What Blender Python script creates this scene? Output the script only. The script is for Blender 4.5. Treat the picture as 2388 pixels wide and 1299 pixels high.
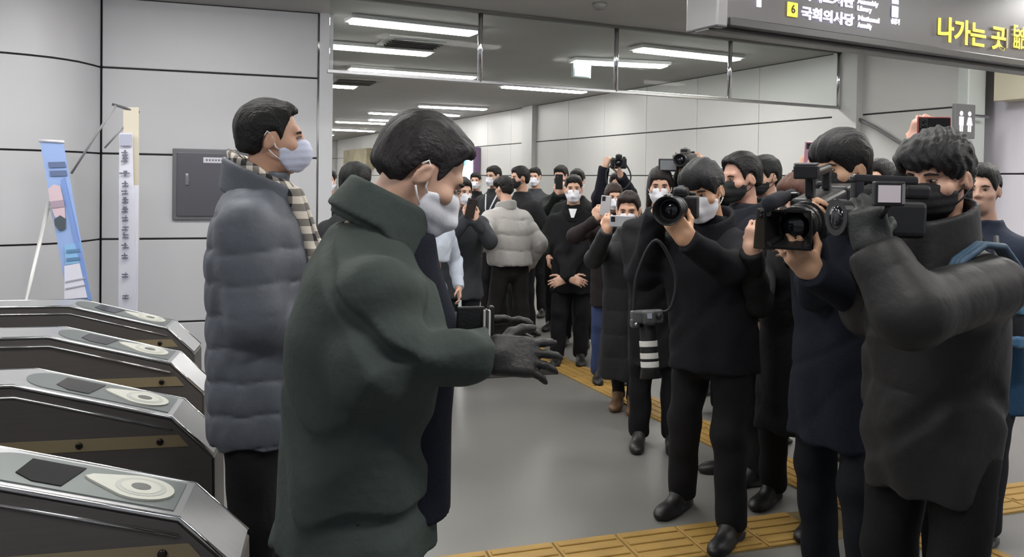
import bpy, bmesh, math, random
import numpy as np
from mathutils import Vector, Matrix

# ------------------------------------------------------------------ clear, camera, world, exposure
for _o in list(bpy.data.objects):
    bpy.data.objects.remove(_o)
SC = bpy.context.scene
COL = SC.collection
PI = math.pi
random.seed(4)

IW, IH, F = 2388.0, 1299.0, 1880.0
CH = 1.58                                   # eye height of the news camera
PITCH, ROLL = math.radians(1.2), 0.015
YP = 461.0                                  # image row of the optical axis
cam_d = bpy.data.cameras.new('news_camera')
cam_d.sensor_width = 36.0
cam_d.sensor_fit = 'HORIZONTAL'
cam_d.lens = F / IW * 36.0
cam_d.shift_y = (YP - IH / 2) / IW
cam_d.clip_start, cam_d.clip_end = 0.05, 200
cam = bpy.data.objects.new('news_camera', cam_d)
COL.objects.link(cam)
CAMR = Matrix.Rotation(PI / 2 - PITCH, 3, 'X') @ Matrix.Rotation(ROLL, 3, 'Z')
cam.matrix_world = Matrix.Translation((0, 0, CH)) @ CAMR.to_4x4()
SC.camera = cam

wd = bpy.data.worlds.new('station_air')
SC.world = wd
wd.use_nodes = True
wd.node_tree.nodes['Background'].inputs[0].default_value = (0.80, 0.86, 1.0, 1)
wd.node_tree.nodes['Background'].inputs[1].default_value = 0.30
SC.view_settings.view_transform = 'Standard'
SC.view_settings.look = 'None'
SC.view_settings.exposure = 0.12
SC.view_settings.gamma = 1.0
SC.view_settings.use_curve_mapping = False
LAMP = 34.0                                  # emission of every ceiling lamp diffuser

# ------------------------------------------------------------------ picture measuring helpers
def ray(px, py):
    d = CAMR @ Vector(((px - IW / 2) / F, -(py - YP) / F, -1.0))
    return d
def at(px, py, Z):
    d = ray(px, py)
    return Vector((0, 0, CH)) + d * (Z / d.y)
def on_z(px, py, z):
    d = ray(px, py)
    return Vector((0, 0, CH)) + d * ((z - CH) / d.z)
def on_floor(px, py):
    return on_z(px, py, 0.0)
def on_plane(px, py, p, n):
    d = ray(px, py)
    o = Vector((0, 0, CH))
    return o + d * ((Vector(p) - o).dot(Vector(n)) / d.dot(Vector(n)))

# ------------------------------------------------------------------ materials
def lin(c):
    return tuple(((v / 255) / 12.92 if v / 255 <= 0.04045 else ((v / 255 + 0.055) / 1.055) ** 2.4) for v in c)
MC = {}
def mat(name, rgb, rough=0.6, metal=0.0, noise=0.0, nscale=20.0, bump=0.0, bscale=200.0, emit=0.0, spec=0.5,
        alpha=1.0, trans=0.0, stretch=None, sheen=0.0, sss=0.0):
    key = (name, rgb, rough, metal, noise, nscale, bump, bscale, emit, spec, alpha, trans, stretch, sheen, sss)
    if key in MC:
        return MC[key]
    m = bpy.data.materials.new(name)
    m.use_nodes = True
    nt = m.node_tree
    b = nt.nodes['Principled BSDF']
    c = lin(rgb)
    b.inputs['Base Color'].default_value = (*c, 1)
    b.inputs['Roughness'].default_value = rough
    b.inputs['Metallic'].default_value = metal
    b.inputs['Specular IOR Level'].default_value = spec
    if sheen:
        b.inputs['Sheen Weight'].default_value = sheen
        b.inputs['Sheen Roughness'].default_value = 0.5
    if sss:
        b.inputs['Subsurface Weight'].default_value = sss
        b.inputs['Subsurface Radius'].default_value = (0.01, 0.004, 0.002)
    if trans:
        b.inputs['Transmission Weight'].default_value = trans
        b.inputs['IOR'].default_value = 1.1
    if alpha < 1:
        b.inputs['Alpha'].default_value = alpha
    if emit:
        b.inputs['Emission Color'].default_value = (*c, 1)
        b.inputs['Emission Strength'].default_value = emit
    if noise or bump:
        tc = nt.nodes.new('ShaderNodeTexCoord')
        mp = nt.nodes.new('ShaderNodeMapping')
        if stretch:
            mp.inputs['Scale'].default_value = stretch
        nt.links.new(tc.outputs['Object'], mp.inputs['Vector'])
    if noise:
        n = nt.nodes.new('ShaderNodeTexNoise')
        n.inputs['Scale'].default_value = nscale
        n.inputs['Detail'].default_value = 5
        nt.links.new(mp.outputs[0], n.inputs['Vector'])
        rmp = nt.nodes.new('ShaderNodeValToRGB')
        rmp.color_ramp.elements[0].position = 0.3
        rmp.color_ramp.elements[1].position = 0.7
        rmp.color_ramp.elements[0].color = (*[v * (1 - noise) for v in c], 1)
        rmp.color_ramp.elements[1].color = (*[min(1, v * (1 + noise)) for v in c], 1)
        nt.links.new(n.outputs['Fac'], rmp.inputs[0])
        nt.links.new(rmp.outputs[0], b.inputs['Base Color'])
    if bump:
        n2 = nt.nodes.new('ShaderNodeTexNoise')
        n2.inputs['Scale'].default_value = bscale
        n2.inputs['Detail'].default_value = 4
        nt.links.new(mp.outputs[0], n2.inputs['Vector'])
        bp = nt.nodes.new('ShaderNodeBump')
        bp.inputs['Strength'].default_value = bump
        bp.inputs['Distance'].default_value = 0.01
        nt.links.new(n2.outputs['Fac'], bp.inputs['Height'])
        nt.links.new(bp.outputs[0], b.inputs['Normal'])
    MC[key] = m
    return m

# ------------------------------------------------------------------ object helpers
def link(name, me, m=None, parent=None, smooth=False):
    o = bpy.data.objects.new(name, me)
    COL.objects.link(o)
    if m is not None and not me.materials:
        me.materials.append(m)
    if parent is not None:
        o.parent = parent
    if smooth:
        me.polygons.foreach_set('use_smooth', np.ones(len(me.polygons), dtype=bool))
    return o
def bm_obj(name, bm, m, parent=None, smooth=False):
    me = bpy.data.meshes.new(name)
    bmesh.ops.recalc_face_normals(bm, faces=bm.faces[:])
    bm.to_mesh(me)
    bm.free()
    return link(name, me, m, parent, smooth)
def tag(o, label, cat, group=None):
    o['label'] = label
    o['category'] = cat
    if group:
        o['group'] = group
    return o
def thing(name, label, cat, loc=(0, 0, 0), yaw=0.0, group=None, rot=None):
    o = bpy.data.objects.new(name, None)
    o.empty_display_size = 0.1
    COL.objects.link(o)
    if rot is not None:
        o.matrix_world = Matrix.Translation(loc) @ rot.to_4x4()
    else:
        o.location = loc
        o.rotation_euler = (0, 0, yaw)
    return tag(o, label, cat, group)
def struct(o):
    o['kind'] = 'structure'
    return o
def aim(fwd, up=(0, 0, 1)):
    """rotation whose +Y is fwd"""
    y = Vector(fwd).normalized()
    x = y.cross(Vector(up)).normalized()
    z = x.cross(y)
    return Matrix((x, y, z)).transposed()
def add_box(bm, c, s, bev=0.0, rot=None, seg=2):
    r = bmesh.ops.create_cube(bm, size=1.0)
    vs = r['verts']
    bmesh.ops.scale(bm, vec=s, verts=vs)
    if bev:
        es = list({e for v in vs for e in v.link_edges})
        rr = bmesh.ops.bevel(bm, geom=es, offset=bev, segments=seg, affect='EDGES', profile=0.5)
        vs = list({v for f in rr['faces'] for v in f.verts} | {v for v in vs if v.is_valid})
    if rot is not None:
        bmesh.ops.rotate(bm, cent=(0, 0, 0), matrix=rot, verts=vs)
    bmesh.ops.translate(bm, vec=c, verts=vs)
    return vs
def box(name, c, s, m, parent=None, bev=0.0, rot=None, smooth=False):
    bm = bmesh.new()
    add_box(bm, c, s, bev, rot)
    return bm_obj(name, bm, m, parent, smooth)
def add_tube(bm, pts, r, n=10, caps=True):
    pts = [Vector(p) for p in pts]
    rs = r if isinstance(r, (list, tuple)) else [r] * len(pts)
    t = (pts[1] - pts[0]).normalized()
    up = Vector((0, 0, 1)) if abs(t.z) < 0.9 else Vector((1, 0, 0))
    u = t.cross(up).normalized()
    rings = []
    for i, p in enumerate(pts):
        if i == 0:
            tt = pts[1] - pts[0]
        elif i == len(pts) - 1:
            tt = pts[-1] - pts[-2]
        else:
            tt = pts[i + 1] - pts[i - 1]
        tt.normalize()
        u = (u - tt * u.dot(tt)).normalized()
        v = tt.cross(u)
        rings.append([bm.verts.new(p + (u * math.cos(2 * PI * k / n) + v * math.sin(2 * PI * k / n)) * rs[i]) for k in range(n)])
    for a, b in zip(rings[:-1], rings[1:]):
        for k in range(n):
            bm.faces.new((a[k], a[(k + 1) % n], b[(k + 1) % n], b[k]))
    if caps:
        bm.faces.new(rings[0][::-1])
        bm.faces.new(rings[-1])
def tube(name, pts, r, m, parent=None, n=10):
    bm = bmesh.new()
    add_tube(bm, pts, r, n)
    return bm_obj(name, bm, m, parent, True)
def add_prism(bm, pts, vec):
    """closed polygon pts (3d) swept by vec"""
    a = [bm.verts.new(p) for p in pts]
    b = [bm.verts.new(Vector(p) + Vector(vec)) for p in pts]
    n = len(pts)
    bm.faces.new(a)
    bm.faces.new(b[::-1])
    for i in range(n):
        bm.faces.new((a[i], a[(i + 1) % n], b[(i + 1) % n], b[i]))
def prism(name, pts, vec, m, parent=None, bev=0.0):
    bm = bmesh.new()
    add_prism(bm, pts, vec)
    if bev:
        bmesh.ops.bevel(bm, geom=bm.edges[:], offset=bev, segments=2, affect='EDGES')
    return bm_obj(name, bm, m, parent)
def add_lathe(bm, prof, n=24, axis='Y'):
    """profile [(r, t)] revolved round an axis"""
    rings = []
    for r, t in prof:
        ring = []
        for k in range(n):
            a = 2 * PI * k / n
            if axis == 'Y':
                p = (r * math.cos(a), t, r * math.sin(a))
            else:
                p = (r * math.cos(a), r * math.sin(a), t)
            ring.append(bm.verts.new(p))
        rings.append(ring)
    for a, b in zip(rings[:-1], rings[1:]):
        for k in range(n):
            bm.faces.new((a[k], a[(k + 1) % n], b[(k + 1) % n], b[k]))
    bm.faces.new(rings[0])
    bm.faces.new(rings[-1][::-1])
def lathe(name, prof, m, parent=None, n=24, axis='Y', smooth=False):
    bm = bmesh.new()
    add_lathe(bm, prof, n, axis)
    return bm_obj(name, bm, m, parent, smooth)
def text_mesh(name, body, size, m, parent, loc, rot, bold=0.0, align='LEFT', sx=1.0):
    cu = bpy.data.curves.new('txt', 'FONT')
    cu.body = body
    cu.size = size
    cu.extrude = 0.0015
    cu.offset = bold
    cu.align_x = align
    cu.align_y = 'CENTER'
    to = bpy.data.objects.new('txt', cu)
    COL.objects.link(to)
    dg = bpy.context.evaluated_depsgraph_get()
    dg.update()
    me = bpy.data.meshes.new_from_object(to.evaluated_get(dg))
    bpy.data.objects.remove(to)
    me.materials.clear()
    o = link(name, me, m, parent)
    o.matrix_local = Matrix.Translation(loc) @ rot.to_4x4() @ Matrix.Diagonal((sx, 1, 1, 1))
    return o
# ------------------------------------------------------------------ the station
HC = 2.90
D2 = Vector((math.cos(math.radians(25)), math.sin(math.radians(25)), 0))      # across the hall
D1 = Vector((-D2.y, D2.x, 0))                                                 # along the hall
M_panel = mat('enamel wall panel', (206, 206, 210), 0.38, noise=0.02, nscale=1.5, bump=0.02, bscale=400)
M_panel2 = mat('enamel hall panel', (200, 199, 197), 0.38, noise=0.02, nscale=1.5, bump=0.02, bscale=400)
M_joint = mat('black joint', (38, 38, 40), 0.8)
M_jointv = mat('grey joint', (128, 128, 128), 0.8)
M_ceil = mat('ceiling board', (172, 170, 167), 0.85, noise=0.03, nscale=2.0)
M_metal = mat('brushed steel', (170, 170, 172), 0.3, 1.0, noise=0.05, nscale=8, stretch=(1, 1, 20))
M_chrome = mat('bright tube', (225, 225, 228), 0.12, 1.0)
M_dark = mat('dark trim', (46, 46, 48), 0.5)

# floor with a polished stone look
def floor_mat():
    m = bpy.data.materials.new('polished stone floor')
    m.use_nodes = True
    nt = m.node_tree
    b = nt.nodes['Principled BSDF']
    tc = nt.nodes.new('ShaderNodeTexCoord')
    n1 = nt.nodes.new('ShaderNodeTexNoise')
    n1.inputs['Scale'].default_value = 0.9
    n1.inputs['Detail'].default_value = 3
    n2 = nt.nodes.new('ShaderNodeTexNoise')
    n2.inputs['Scale'].default_value = 160
    n2.inputs['Detail'].default_value = 2
    mx = nt.nodes.new('ShaderNodeMix')
    mx.data_type = 'RGBA'
    mx.inputs[0].default_value = 0.35
    r1 = nt.nodes.new('ShaderNodeValToRGB')
    r1.color_ramp.elements[0].color = (*lin((104, 103, 101)), 1)
    r1.color_ramp.elements[1].color = (*lin((130, 127, 122)), 1)
    r2 = nt.nodes.new('ShaderNodeValToRGB')
    r2.color_ramp.elements[0].color = (*lin((92, 91, 90)), 1)
    r2.color_ramp.elements[1].color = (*lin((146, 144, 140)), 1)
    nt.links.new(tc.outputs['Object'], n1.inputs['Vector'])
    nt.links.new(tc.outputs['Object'], n2.inputs['Vector'])
    nt.links.new(n1.outputs['Fac'], r1.inputs[0])
    nt.links.new(n2.outputs['Fac'], r2.inputs[0])
    nt.links.new(r1.outputs[0], mx.inputs[6])
    nt.links.new(r2.outputs[0], mx.inputs[7])
    nt.links.new(mx.outputs[2], b.inputs['Base Color'])
    b.inputs['Roughness'].default_value = 0.32
    return m
M_floor = floor_mat()
def slab(name, pts, z0, z1, m, parent=None):
    bm = bmesh.new()
    add_prism(bm, [(p[0], p[1], z0) for p in pts], (0, 0, z1 - z0))
    return bm_obj(name, bm, m, parent)
big = [(-9, -3.5), (9, -3.5), (9, 12), (-2, 34), (-18, 34), (-9, 6)]
FLOOR = struct(slab('floor', big, -0.15, 0.0, M_floor))
struct(slab('ceiling', big, HC, HC + 0.2, M_ceil))

ROWS_B = [0.0, 0.458, 1.098, 1.738, 2.378, HC]
ROWS_R = [0.0, 0.50, 1.09, 1.678, 2.265, HC]
def panel_mesh(w, h, t=0.02, bev=0.004):
    bm = bmesh.new()
    add_box(bm, (0, 0, 0), (w, t, h), bev, seg=1)
    me = bpy.data.meshes.new('panel')
    bmesh.ops.recalc_face_normals(bm, faces=bm.faces[:])
    bm.to_mesh(me)
    bm.free()
    return me
def flat_wall(name, p0, p1, rows, ncol, pm, gap=0.014, gapv=0.005, thick=0.12, jm=None):
    """backing from p0 to p1 (face towards the left-hand side normal), panels in front as parts"""
    p0, p1 = Vector((p0[0], p0[1], 0)), Vector((p1[0], p1[1], 0))
    L = (p1 - p0).length
    yaw = math.atan2(p1.y - p0.y, p1.x - p0.x)
    w = box(name, (L / 2, thick / 2 + 0.012, HC / 2), (L, thick, HC), jm or M_joint)
    w.location = p0
    w.rotation_euler = (0, 0, yaw)
    struct(w)
    cw = L / ncol
    for r in range(len(rows) - 1):
        h = rows[r + 1] - rows[r] - gap
        me = panel_mesh(cw - gapv, h)
        me.materials.append(pm)
        for c in range(ncol):
            link('panel', me, None, w).location = ((c + 0.5) * cw, 0.01, (rows[r] + rows[r + 1]) / 2)
    return w

# wall facing us on the left, its end strip, and the rounded corner beside it
A18 = math.radians(18)
dB = Vector((math.cos(A18), math.sin(A18), 0))
nB = Vector((math.sin(A18), -math.cos(A18), 0))
B0 = on_floor(490, 885)
pB0 = on_plane(236, 540, B0, nB)
pB1 = on_plane(740, 300, B0, nB)
pB2 = on_plane(775, 300, B0, nB)
WALL_B = flat_wall('wall_left', pB0, pB1, ROWS_B, 1, M_panel)
strip_len = (Vector((pB2.x, pB2.y)) - Vector((pB1.x, pB1.y))).length
t1 = box('trim_1', (strip_len / 2 + 0.006, 0.2, HC / 2), (strip_len - 0.012, 0.42, HC), mat('pale end post', (214, 214, 218), 0.35))
t1.location = (pB1.x, pB1.y, 0)
t1.rotation_euler = (0, 0, A18)
struct(t1)
# hidden side of the hall behind that wall
hl = flat_wall('wall_hall_left', pB2 + nB * -0.5 - D2 * 1.6, pB2 + nB * -0.5 - D2 * 1.6 + D1 * 24, ROWS_R, 6, M_panel2)
cp = box('corner_light_block', (0, 0, HC / 2), (0.16, 0.10, HC), M_joint)  # added dark post behind the corner, blocks light leaking through the gap
cp.location = (pB0.x - nB.x * 0.09, pB0.y - nB.y * 0.09, 0)
cp.rotation_euler = (0, 0, A18)
struct(cp)
# rounded wall at the far left: measured on its panel joints
def z_at(px, spacing):
    Z = 0.64 * F / spacing
    return ((px - IW / 2) / F * Z, Z)
crv = [z_at(224, 204.7), z_at(200, 209.5), z_at(172, 214.5), z_at(140, 218.5), z_at(106, 222), z_at(55, 226), z_at(0, 229.5)]
kx = pB0.x - crv[0][0] - 0.012
ky = pB0.y - crv[0][1]
crv = [(x + kx, y + ky) for x, y in crv]
tx, ty = crv[-1][0] - crv[-2][0], crv[-1][1] - crv[-2][1]
tl = math.hypot(tx, ty)
tx, ty = tx / tl, ty / tl
for k in range(1, 8):
    a = math.radians(-4 * k)
    tx2, ty2 = tx * math.cos(a) - ty * math.sin(a), tx * math.sin(a) + ty * math.cos(a)
    crv.append((crv[-1][0] + tx2 * 0.35, crv[-1][1] + ty2 * 0.35))
def curved_strip(name, pts, z0, z1, off, thick, m, parent=None):
    bm = bmesh.new()
    n = len(pts)
    fr, bk = [], []
    for i, (x, y) in enumerate(pts):
        a = pts[max(0, i - 1)]
        b = pts[min(n - 1, i + 1)]
        nx, ny = (b[1] - a[1]), -(b[0] - a[0])
        l = math.hypot(nx, ny)
        nx, ny = nx / l, ny / l                # away from the hall
        fr.append([bm.verts.new((x + nx * off, y + ny * off, z)) for z in (z0, z1)])
        bk.append([bm.verts.new((x + nx * (off + thick), y + ny * (off + thick), z)) for z in (z0, z1)])
    for i in range(n - 1):
        bm.faces.new((fr[i][0], fr[i + 1][0], fr[i + 1][1], fr[i][1]))
        bm.faces.new((bk[i][0], bk[i][1], bk[i + 1][1], bk[i + 1][0]))
        bm.faces.new((fr[i][1], fr[i + 1][1], bk[i + 1][1], bk[i][1]))
        bm.faces.new((fr[i][0], bk[i][0], bk[i + 1][0], fr[i + 1][0]))
    bm.faces.new((fr[0][0], fr[0][1], bk[0][1], bk[0][0]))
    bm.faces.new((fr[-1][0], bk[-1][0], bk[-1][1], fr[-1][1]))
    o = bm_obj(name, bm, m, parent)
    o.data.polygons.foreach_set('use_smooth', np.ones(len(o.data.polygons), dtype=bool))
    md = o.modifiers.new('edges', 'EDGE_SPLIT')
    md.split_angle = math.radians(40)
    return o
wa = struct(curved_strip('wall_far_left', crv, 0, HC, 0.012, 0.1, M_joint))
for r in range(5):
    curved_strip('panel', crv, ROWS_B[r] + 0.007, ROWS_B[r + 1] - 0.007, 0.0, 0.018, M_panel, wa)

# right-hand wall of the hall
nR = -D2
R0 = on_z(1952, 124, HC)
R0.z = 0
PX_R = lambda px, py: on_plane(px, py, R0, nR)
far_end = R0 + D1 * 22.0
near_end = R0 - D1 * 1.10 * 1.30
ncol = 20
flat_wall('wall_right', far_end, R0, ROWS_R, ncol, M_panel2, jm=M_joint)
flat_wall('wall_right_near', R0, near_end, ROWS_R, 1, M_panel2)
# far end of the hall
fe = flat_wall('wall_end', far_end - D2 * 14 + D1 * 0.3, far_end + D1 * 0.3 + D2 * 0.3, ROWS_R, 8, M_panel2)
def pilaster(px0, px1, proud, name):
    a, b = PX_R(px0, 300), PX_R(px1, 300)
    L = (Vector((a.x, a.y)) - Vector((b.x, b.y))).length
    o = box(name, (L / 2, -proud / 2, HC / 2), (L, proud + 0.02, HC), mat('pilaster', (196, 196, 194), 0.4), bev=0.004)
    o.location = (a.x, a.y, 0)
    o.rotation_euler = (0, 0, math.atan2(b.y - a.y, b.x - a.x))
    return struct(o)
pilaster(1953, 2010, 0.07, 'trim_2')
pilaster(1226, 1250, 0.07, 'trim_3')
# end post of the right wall, recessed wall beyond it and its bulkhead
pe = near_end
post = box('trim_4', (0, 0, HC / 2), (0.22, 0.10, HC), mat('post', (190, 196, 192), 0.4), bev=0.01)
post.location = (pe.x, pe.y, 0) 
post.location += D2 * 0.02
post.rotation_euler = (0, 0, math.radians(25))
struct(post)
C0 = on_floor(2380, 886)
nC = Vector((-math.cos(math.radians(25)), -math.sin(math.radians(25)), 0))
c_a = C0 + D1 * 1.5
c_b = C0 - D1 * 4.5
flat_wall('wall_recess', c_a, c_b, [0.0, 0.50, 1.08, 1.70, HC], 3, mat('lilac white panel', (228, 224, 234), 0.4))
bb = struct(slab('baseboard_right', [c_a + nC * 0.015, c_b + nC * 0.015, c_b, c_a], 0.0, 0.10, M_dark))
c_k = C0 + D1 * 0.16
bk = slab('trim_5', [c_k + nC * 0.20, c_b + nC * 0.20, c_b, c_k], 2.30, HC, mat('cream bulkhead', (205, 198, 176), 0.6))
struct(bk)

# black joint brace slanting down the right wall from the screen
br = tube('trim_6', [PX_R(1978, 262) + nR * 0.03, PX_R(2050, 300) + nR * 0.03, PX_R(2150, 362) + nR * 0.03], 0.016, mat('grey bar', (120, 120, 120), 0.5))
struct(br)

# dark granite threshold
thr = [on_floor(236, 900), on_floor(1290, 856), on_floor(1302, 873), on_floor(236, 935)]
th = struct(slab('trim_7', thr, -0.02, 0.004, mat('black granite', (48, 47, 48), 0.3, noise=0.2, nscale=120)))

# tactile paving: every tile a part
M_tact = mat('yellow tactile tile', (164, 130, 66), 0.6, noise=0.12, nscale=6)
def tile_mesh():
    bm = bmesh.new()
    add_box(bm, (0, 0, 0.004), (0.292, 0.292, 0.012), 0.003, seg=1)
    for k in range(4):
        add_box(bm, (-0.105 + 0.07 * k, 0, 0.012), (0.032, 0.27, 0.008), 0.003, seg=1)
    me = bpy.data.meshes.new('tile')
    bmesh.ops.recalc_face_normals(bm, faces=bm.faces[:])
    bm.to_mesh(me)
    bm.free()
    me.materials.append(M_tact)
    return me
TILE = tile_mesh()
def tactile(name, p, d, n, yaw, skip=None):
    base = slab(name, [p + d * (-0.15) + d.cross(Vector((0, 0, 1))) * 0.152, p + d * (n * 0.3 - 0.15) + d.cross(Vector((0, 0, 1))) * 0.152,
                       p + d * (n * 0.3 - 0.15) - d.cross(Vector((0, 0, 1))) * 0.152, p + d * (-0.15) - d.cross(Vector((0, 0, 1))) * 0.152],
                -0.02, 0.002, mat('grout', (120, 104, 70), 0.9))
    struct(base)
    for k in range(n):
        if skip is not None and abs((p + d * (0.3 * k) - skip[0]).dot(skip[1])) < 0.3:
            continue
        o = link('tile', TILE, None, base)
        o.location = p + d * (0.3 * k)
        o.rotation_euler = (0, 0, yaw)
    return base
dT = (on_floor(1618, 1023) - on_floor(1207, 822)).normalized()
t_far = on_floor(1207, 822) + Vector((-dT.y, dT.x, 0)) * 0.15 - dT * 3.0
t_near = on_floor(1360, 1258)
d22 = (on_floor(1765, 1206) - on_floor(1360, 1258)).normalized()
yT = math.atan2(dT.y, dT.x) - PI / 2
yT2 = math.atan2(d22.y, d22.x) - PI / 2
tactile('trim_8', t_far, dT, 26, yT)
nT2 = Vector((d22.y, -d22.x, 0))
tactile('trim_9', t_near + nT2 * 0.15 - d22 * 2.1, d22, 21, yT2, (t_far, Vector((-dT.y, dT.x, 0))))
tactile('trim_10', on_floor(2384, 950) + D1 * 0.6, -D1, 5, math.atan2(-D1.y, -D1.x) - PI / 2)

# ------------------------------------------------------------------ ceiling lamps
M_lamp = mat('lamp diffuser', (255, 254, 250), 0.5, emit=LAMP)
M_case = mat('lamp housing', (225, 225, 225), 0.4)
LAMP_MESH = {}
def ceiling_lamp(c, L, yaw, label, group=None, w=0.18):
    o = thing('ceiling_lamp', label, 'lamp', (c[0], c[1], HC), yaw, group)
    bm = bmesh.new()
    add_box(bm, (0, 0, -0.018), (L + 0.06, w + 0.06, 0.034), 0.004, seg=1)
    bm_obj('housing', bm, M_case, o)
    bm = bmesh.new()
    add_box(bm, (0, 0, -0.045), (L, w, 0.018), 0.008, seg=2)
    bm_obj('diffuser', bm, M_lamp, o)
    return o
lamps = [
    ((820, 50, 1105, 80), 'long ceiling lamp nearest the glass screen, above the pale end post'),
    ((700, 104, 1000, 128), 'second long ceiling lamp counted back from the glass screen, cut by the end post'),
    ((818, 163, 1105, 183), 'long ceiling lamp behind the leftmost steel screen post'),
    ((1175, 203, 1362, 216), 'ceiling lamp shining just under the rail of the glass screen'),
    ((1340, 146, 1550, 156), 'ceiling lamp behind the second steel screen post'),
    ((1488, 117, 1714, 141), 'bright ceiling lamp ending at the third steel screen post'),
    ((690, 197, 828, 205), 'short piece of ceiling lamp showing beside the end post'),
    ((980, 249, 1132, 256), 'ceiling lamp above the forehead of the man in the green coat'),
    ((862, 280, 955, 284), 'faint far ceiling lamp left of the green coat man\'s hair'),
    ((772, 303, 872, 307), 'far ceiling lamp close to the pale end post'),
    ((1020, 267, 1066, 271), 'tiny far ceiling lamp above the dark hair of the bowed man'),
]
for (x0, y0, x1, y1), lb in lamps:
    a, b = on_z(x0, y0, HC - 0.045), on_z(x1, y1, HC - 0.045)
    ceiling_lamp((a + b) / 2, (b - a).length, math.atan2(b.y - a.y, b.x - a.x), lb)
# the same rows carried on over the near part of the hall
k = 0
for (x, y) in [(-3.9, 3.9), (-1.9, 4.6), (0.4, 5.2), (2.4, 5.7), (-3.4, 1.9), (-1.2, 2.7), (1.0, 3.4), (3.2, 4.2),
               (-2.0, 0.2), (0.6, 1.1), (2.8, 2.0), (5.0, 3.0), (4.15, 5.35)]:  # last lamp is added out of view to brighten end post and recess
    ceiling_lamp((x, y), 1.2, math.radians(22), 'fluorescent ceiling lamp over the near part of the hall', 'ceiling lamps over the near hall')

for j in range(5):  # extra lamp rows, added to brighten the far hall
    for i in range(3):
        q = R0 + D1 * (9.5 + 2.9 * j) - D2 * (1.6 + 2.4 * i)
        ceiling_lamp((q.x, q.y), 1.2, math.radians(22), 'added distant ceiling lamp brightening the far hall', 'added distant ceiling lamps brightening the far hall')

# ceiling vents
for (px, py, lb) in [(965, 98, 'dark square ceiling vent beside the long lamp near the screen'), (826, 189, 'dark ceiling vent near the pale end post')]:
    c = on_z(px, py, HC)
    o = thing('ceiling_vent', lb, 'vent', (c.x, c.y, HC), math.radians(22))
    box('frame', (0, 0, -0.008), (0.62, 0.62, 0.014), mat('vent frame', (150, 148, 144), 0.6), o, bev=0.003)
    for q in range(5):
        box('slat', (0, -0.2 + 0.1 * q, -0.02), (0.5, 0.06, 0.012), mat('vent slat', (88, 86, 84), 0.6), o, rot=Matrix.Rotation(0.4, 3, 'X'))
# small sprinkler dome near the top edge
c = on_z(1398, 8, HC)
sd = lathe('smoke_detector', [(0.055, -0.0), (0.055, -0.02), (0.035, -0.045), (0.012, -0.05)], mat('detector', (120, 118, 116), 0.5), None, 20, 'Z', True)
sd.location = c
tag(sd, 'small round smoke detector on the ceiling in front of the glass screen', 'detector')

# ------------------------------------------------------------------ glass smoke screen
s_l = on_z(775, -18, HC)
sA = on_z(1120, 24, HC); sB = on_z(1980, 121, HC)
sd_ = (sB - sA); sd_.z = 0; SL = sd_.length; sd_.normalize()
s_yaw = math.atan2(sd_.y, sd_.x)
S0 = sA - sd_ * 1.18
gs = thing('glass_smoke_screen', 'clear glass smoke screen with steel posts hanging from the ceiling across the hall', 'glass screen', (S0.x, S0.y, 0), s_yaw)
Ltot = SL + 1.18
ZB = 2.345
M_glass = mat('screen glass', (235, 240, 238), 0.02, trans=1.0, spec=0.3)
def post_t(px, py):
    p = on_plane(px, py, sA, Vector((-sd_.y, sd_.x, 0)))
    return (p - S0).dot(sd_)
pts = [0.0, post_t(1120, 100), post_t(1437, 130), post_t(1702, 160), Ltot]
for a, b in zip(pts[:-1], pts[1:]):
    box('pane', ((a + b) / 2, 0, (ZB + 0.02 + HC - 0.02) / 2), (b - a - 0.03, 0.008, HC - ZB - 0.04), M_glass, gs)
for t in pts[1:-1] + [Ltot - 0.13]:
    tube('post', [(t, 0, HC), (t, 0, ZB)], 0.02, M_chrome, gs, 14)
box('bottom_rail', (Ltot / 2, 0, ZB), (Ltot, 0.035, 0.028), M_metal, gs, bev=0.004)
box('top_rail', (Ltot / 2, 0, HC - 0.012), (Ltot, 0.05, 0.024), mat('top rail', (84, 83, 82), 0.5), gs, bev=0.004)

# small hanging light sign beyond the screen
c = at(1355, 165, 8.7)
hs = thing('hanging_sign', 'small pale light box sign hanging from the ceiling behind the glass screen', 'sign', (c.x, c.y, c.z), math.radians(25))
box('case', (0, 0, 0), (0.22, 0.05, 0.16), mat('sign case pale', (170, 178, 178), 0.5), hs, bev=0.006)
box('face', (0, -0.027, 0), (0.19, 0.006, 0.13), mat('sign face pale', (190, 205, 205), 0.5, emit=0.35), hs)
tube('rod', [(0.08, 0, 0.08), (0.08, 0, HC - c.z)], 0.008, M_metal, hs)
tube('rod', [(-0.08, 0, 0.08), (-0.08, 0, HC - c.z)], 0.008, M_metal, hs)

# ------------------------------------------------------------------ exit sign (top right)
eA = on_z(1669, 55, 2.36); eB = on_z(2378, 154, 2.36)
ed = (eB - eA); ed.z = 0; ed.normalize()
EY = math.atan2(ed.y, ed.x)
es = thing('exit_sign', 'long dark grey illuminated exit sign with yellow and white lettering at the top right', 'sign', (eA.x, eA.y, 2.36), EY)
EL, EHh, ET = 3.0, 0.54, 0.20
box('case', (EL / 2, ET / 2, EHh / 2), (EL, ET, EHh), mat('sign case', (74, 71, 73), 0.45), es, bev=0.012)
box('end_cap', (0.03, ET / 2, EHh / 2), (0.07, ET + 0.03, EHh + 0.03), mat('sign end cap', (128, 126, 128), 0.35, 0.6), es, bev=0.01)
box('lower_lip', (EL / 2 + 0.04, -0.004, 0.018), (EL - 0.08, 0.03, 0.045), mat('sign lip', (52, 50, 51), 0.4), es, bev=0.006)
box('underside_rail', (EL / 2, ET / 2, -0.012), (EL, 0.10, 0.024), mat('sign rail', (104, 101, 99), 0.4), es, bev=0.004)
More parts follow.
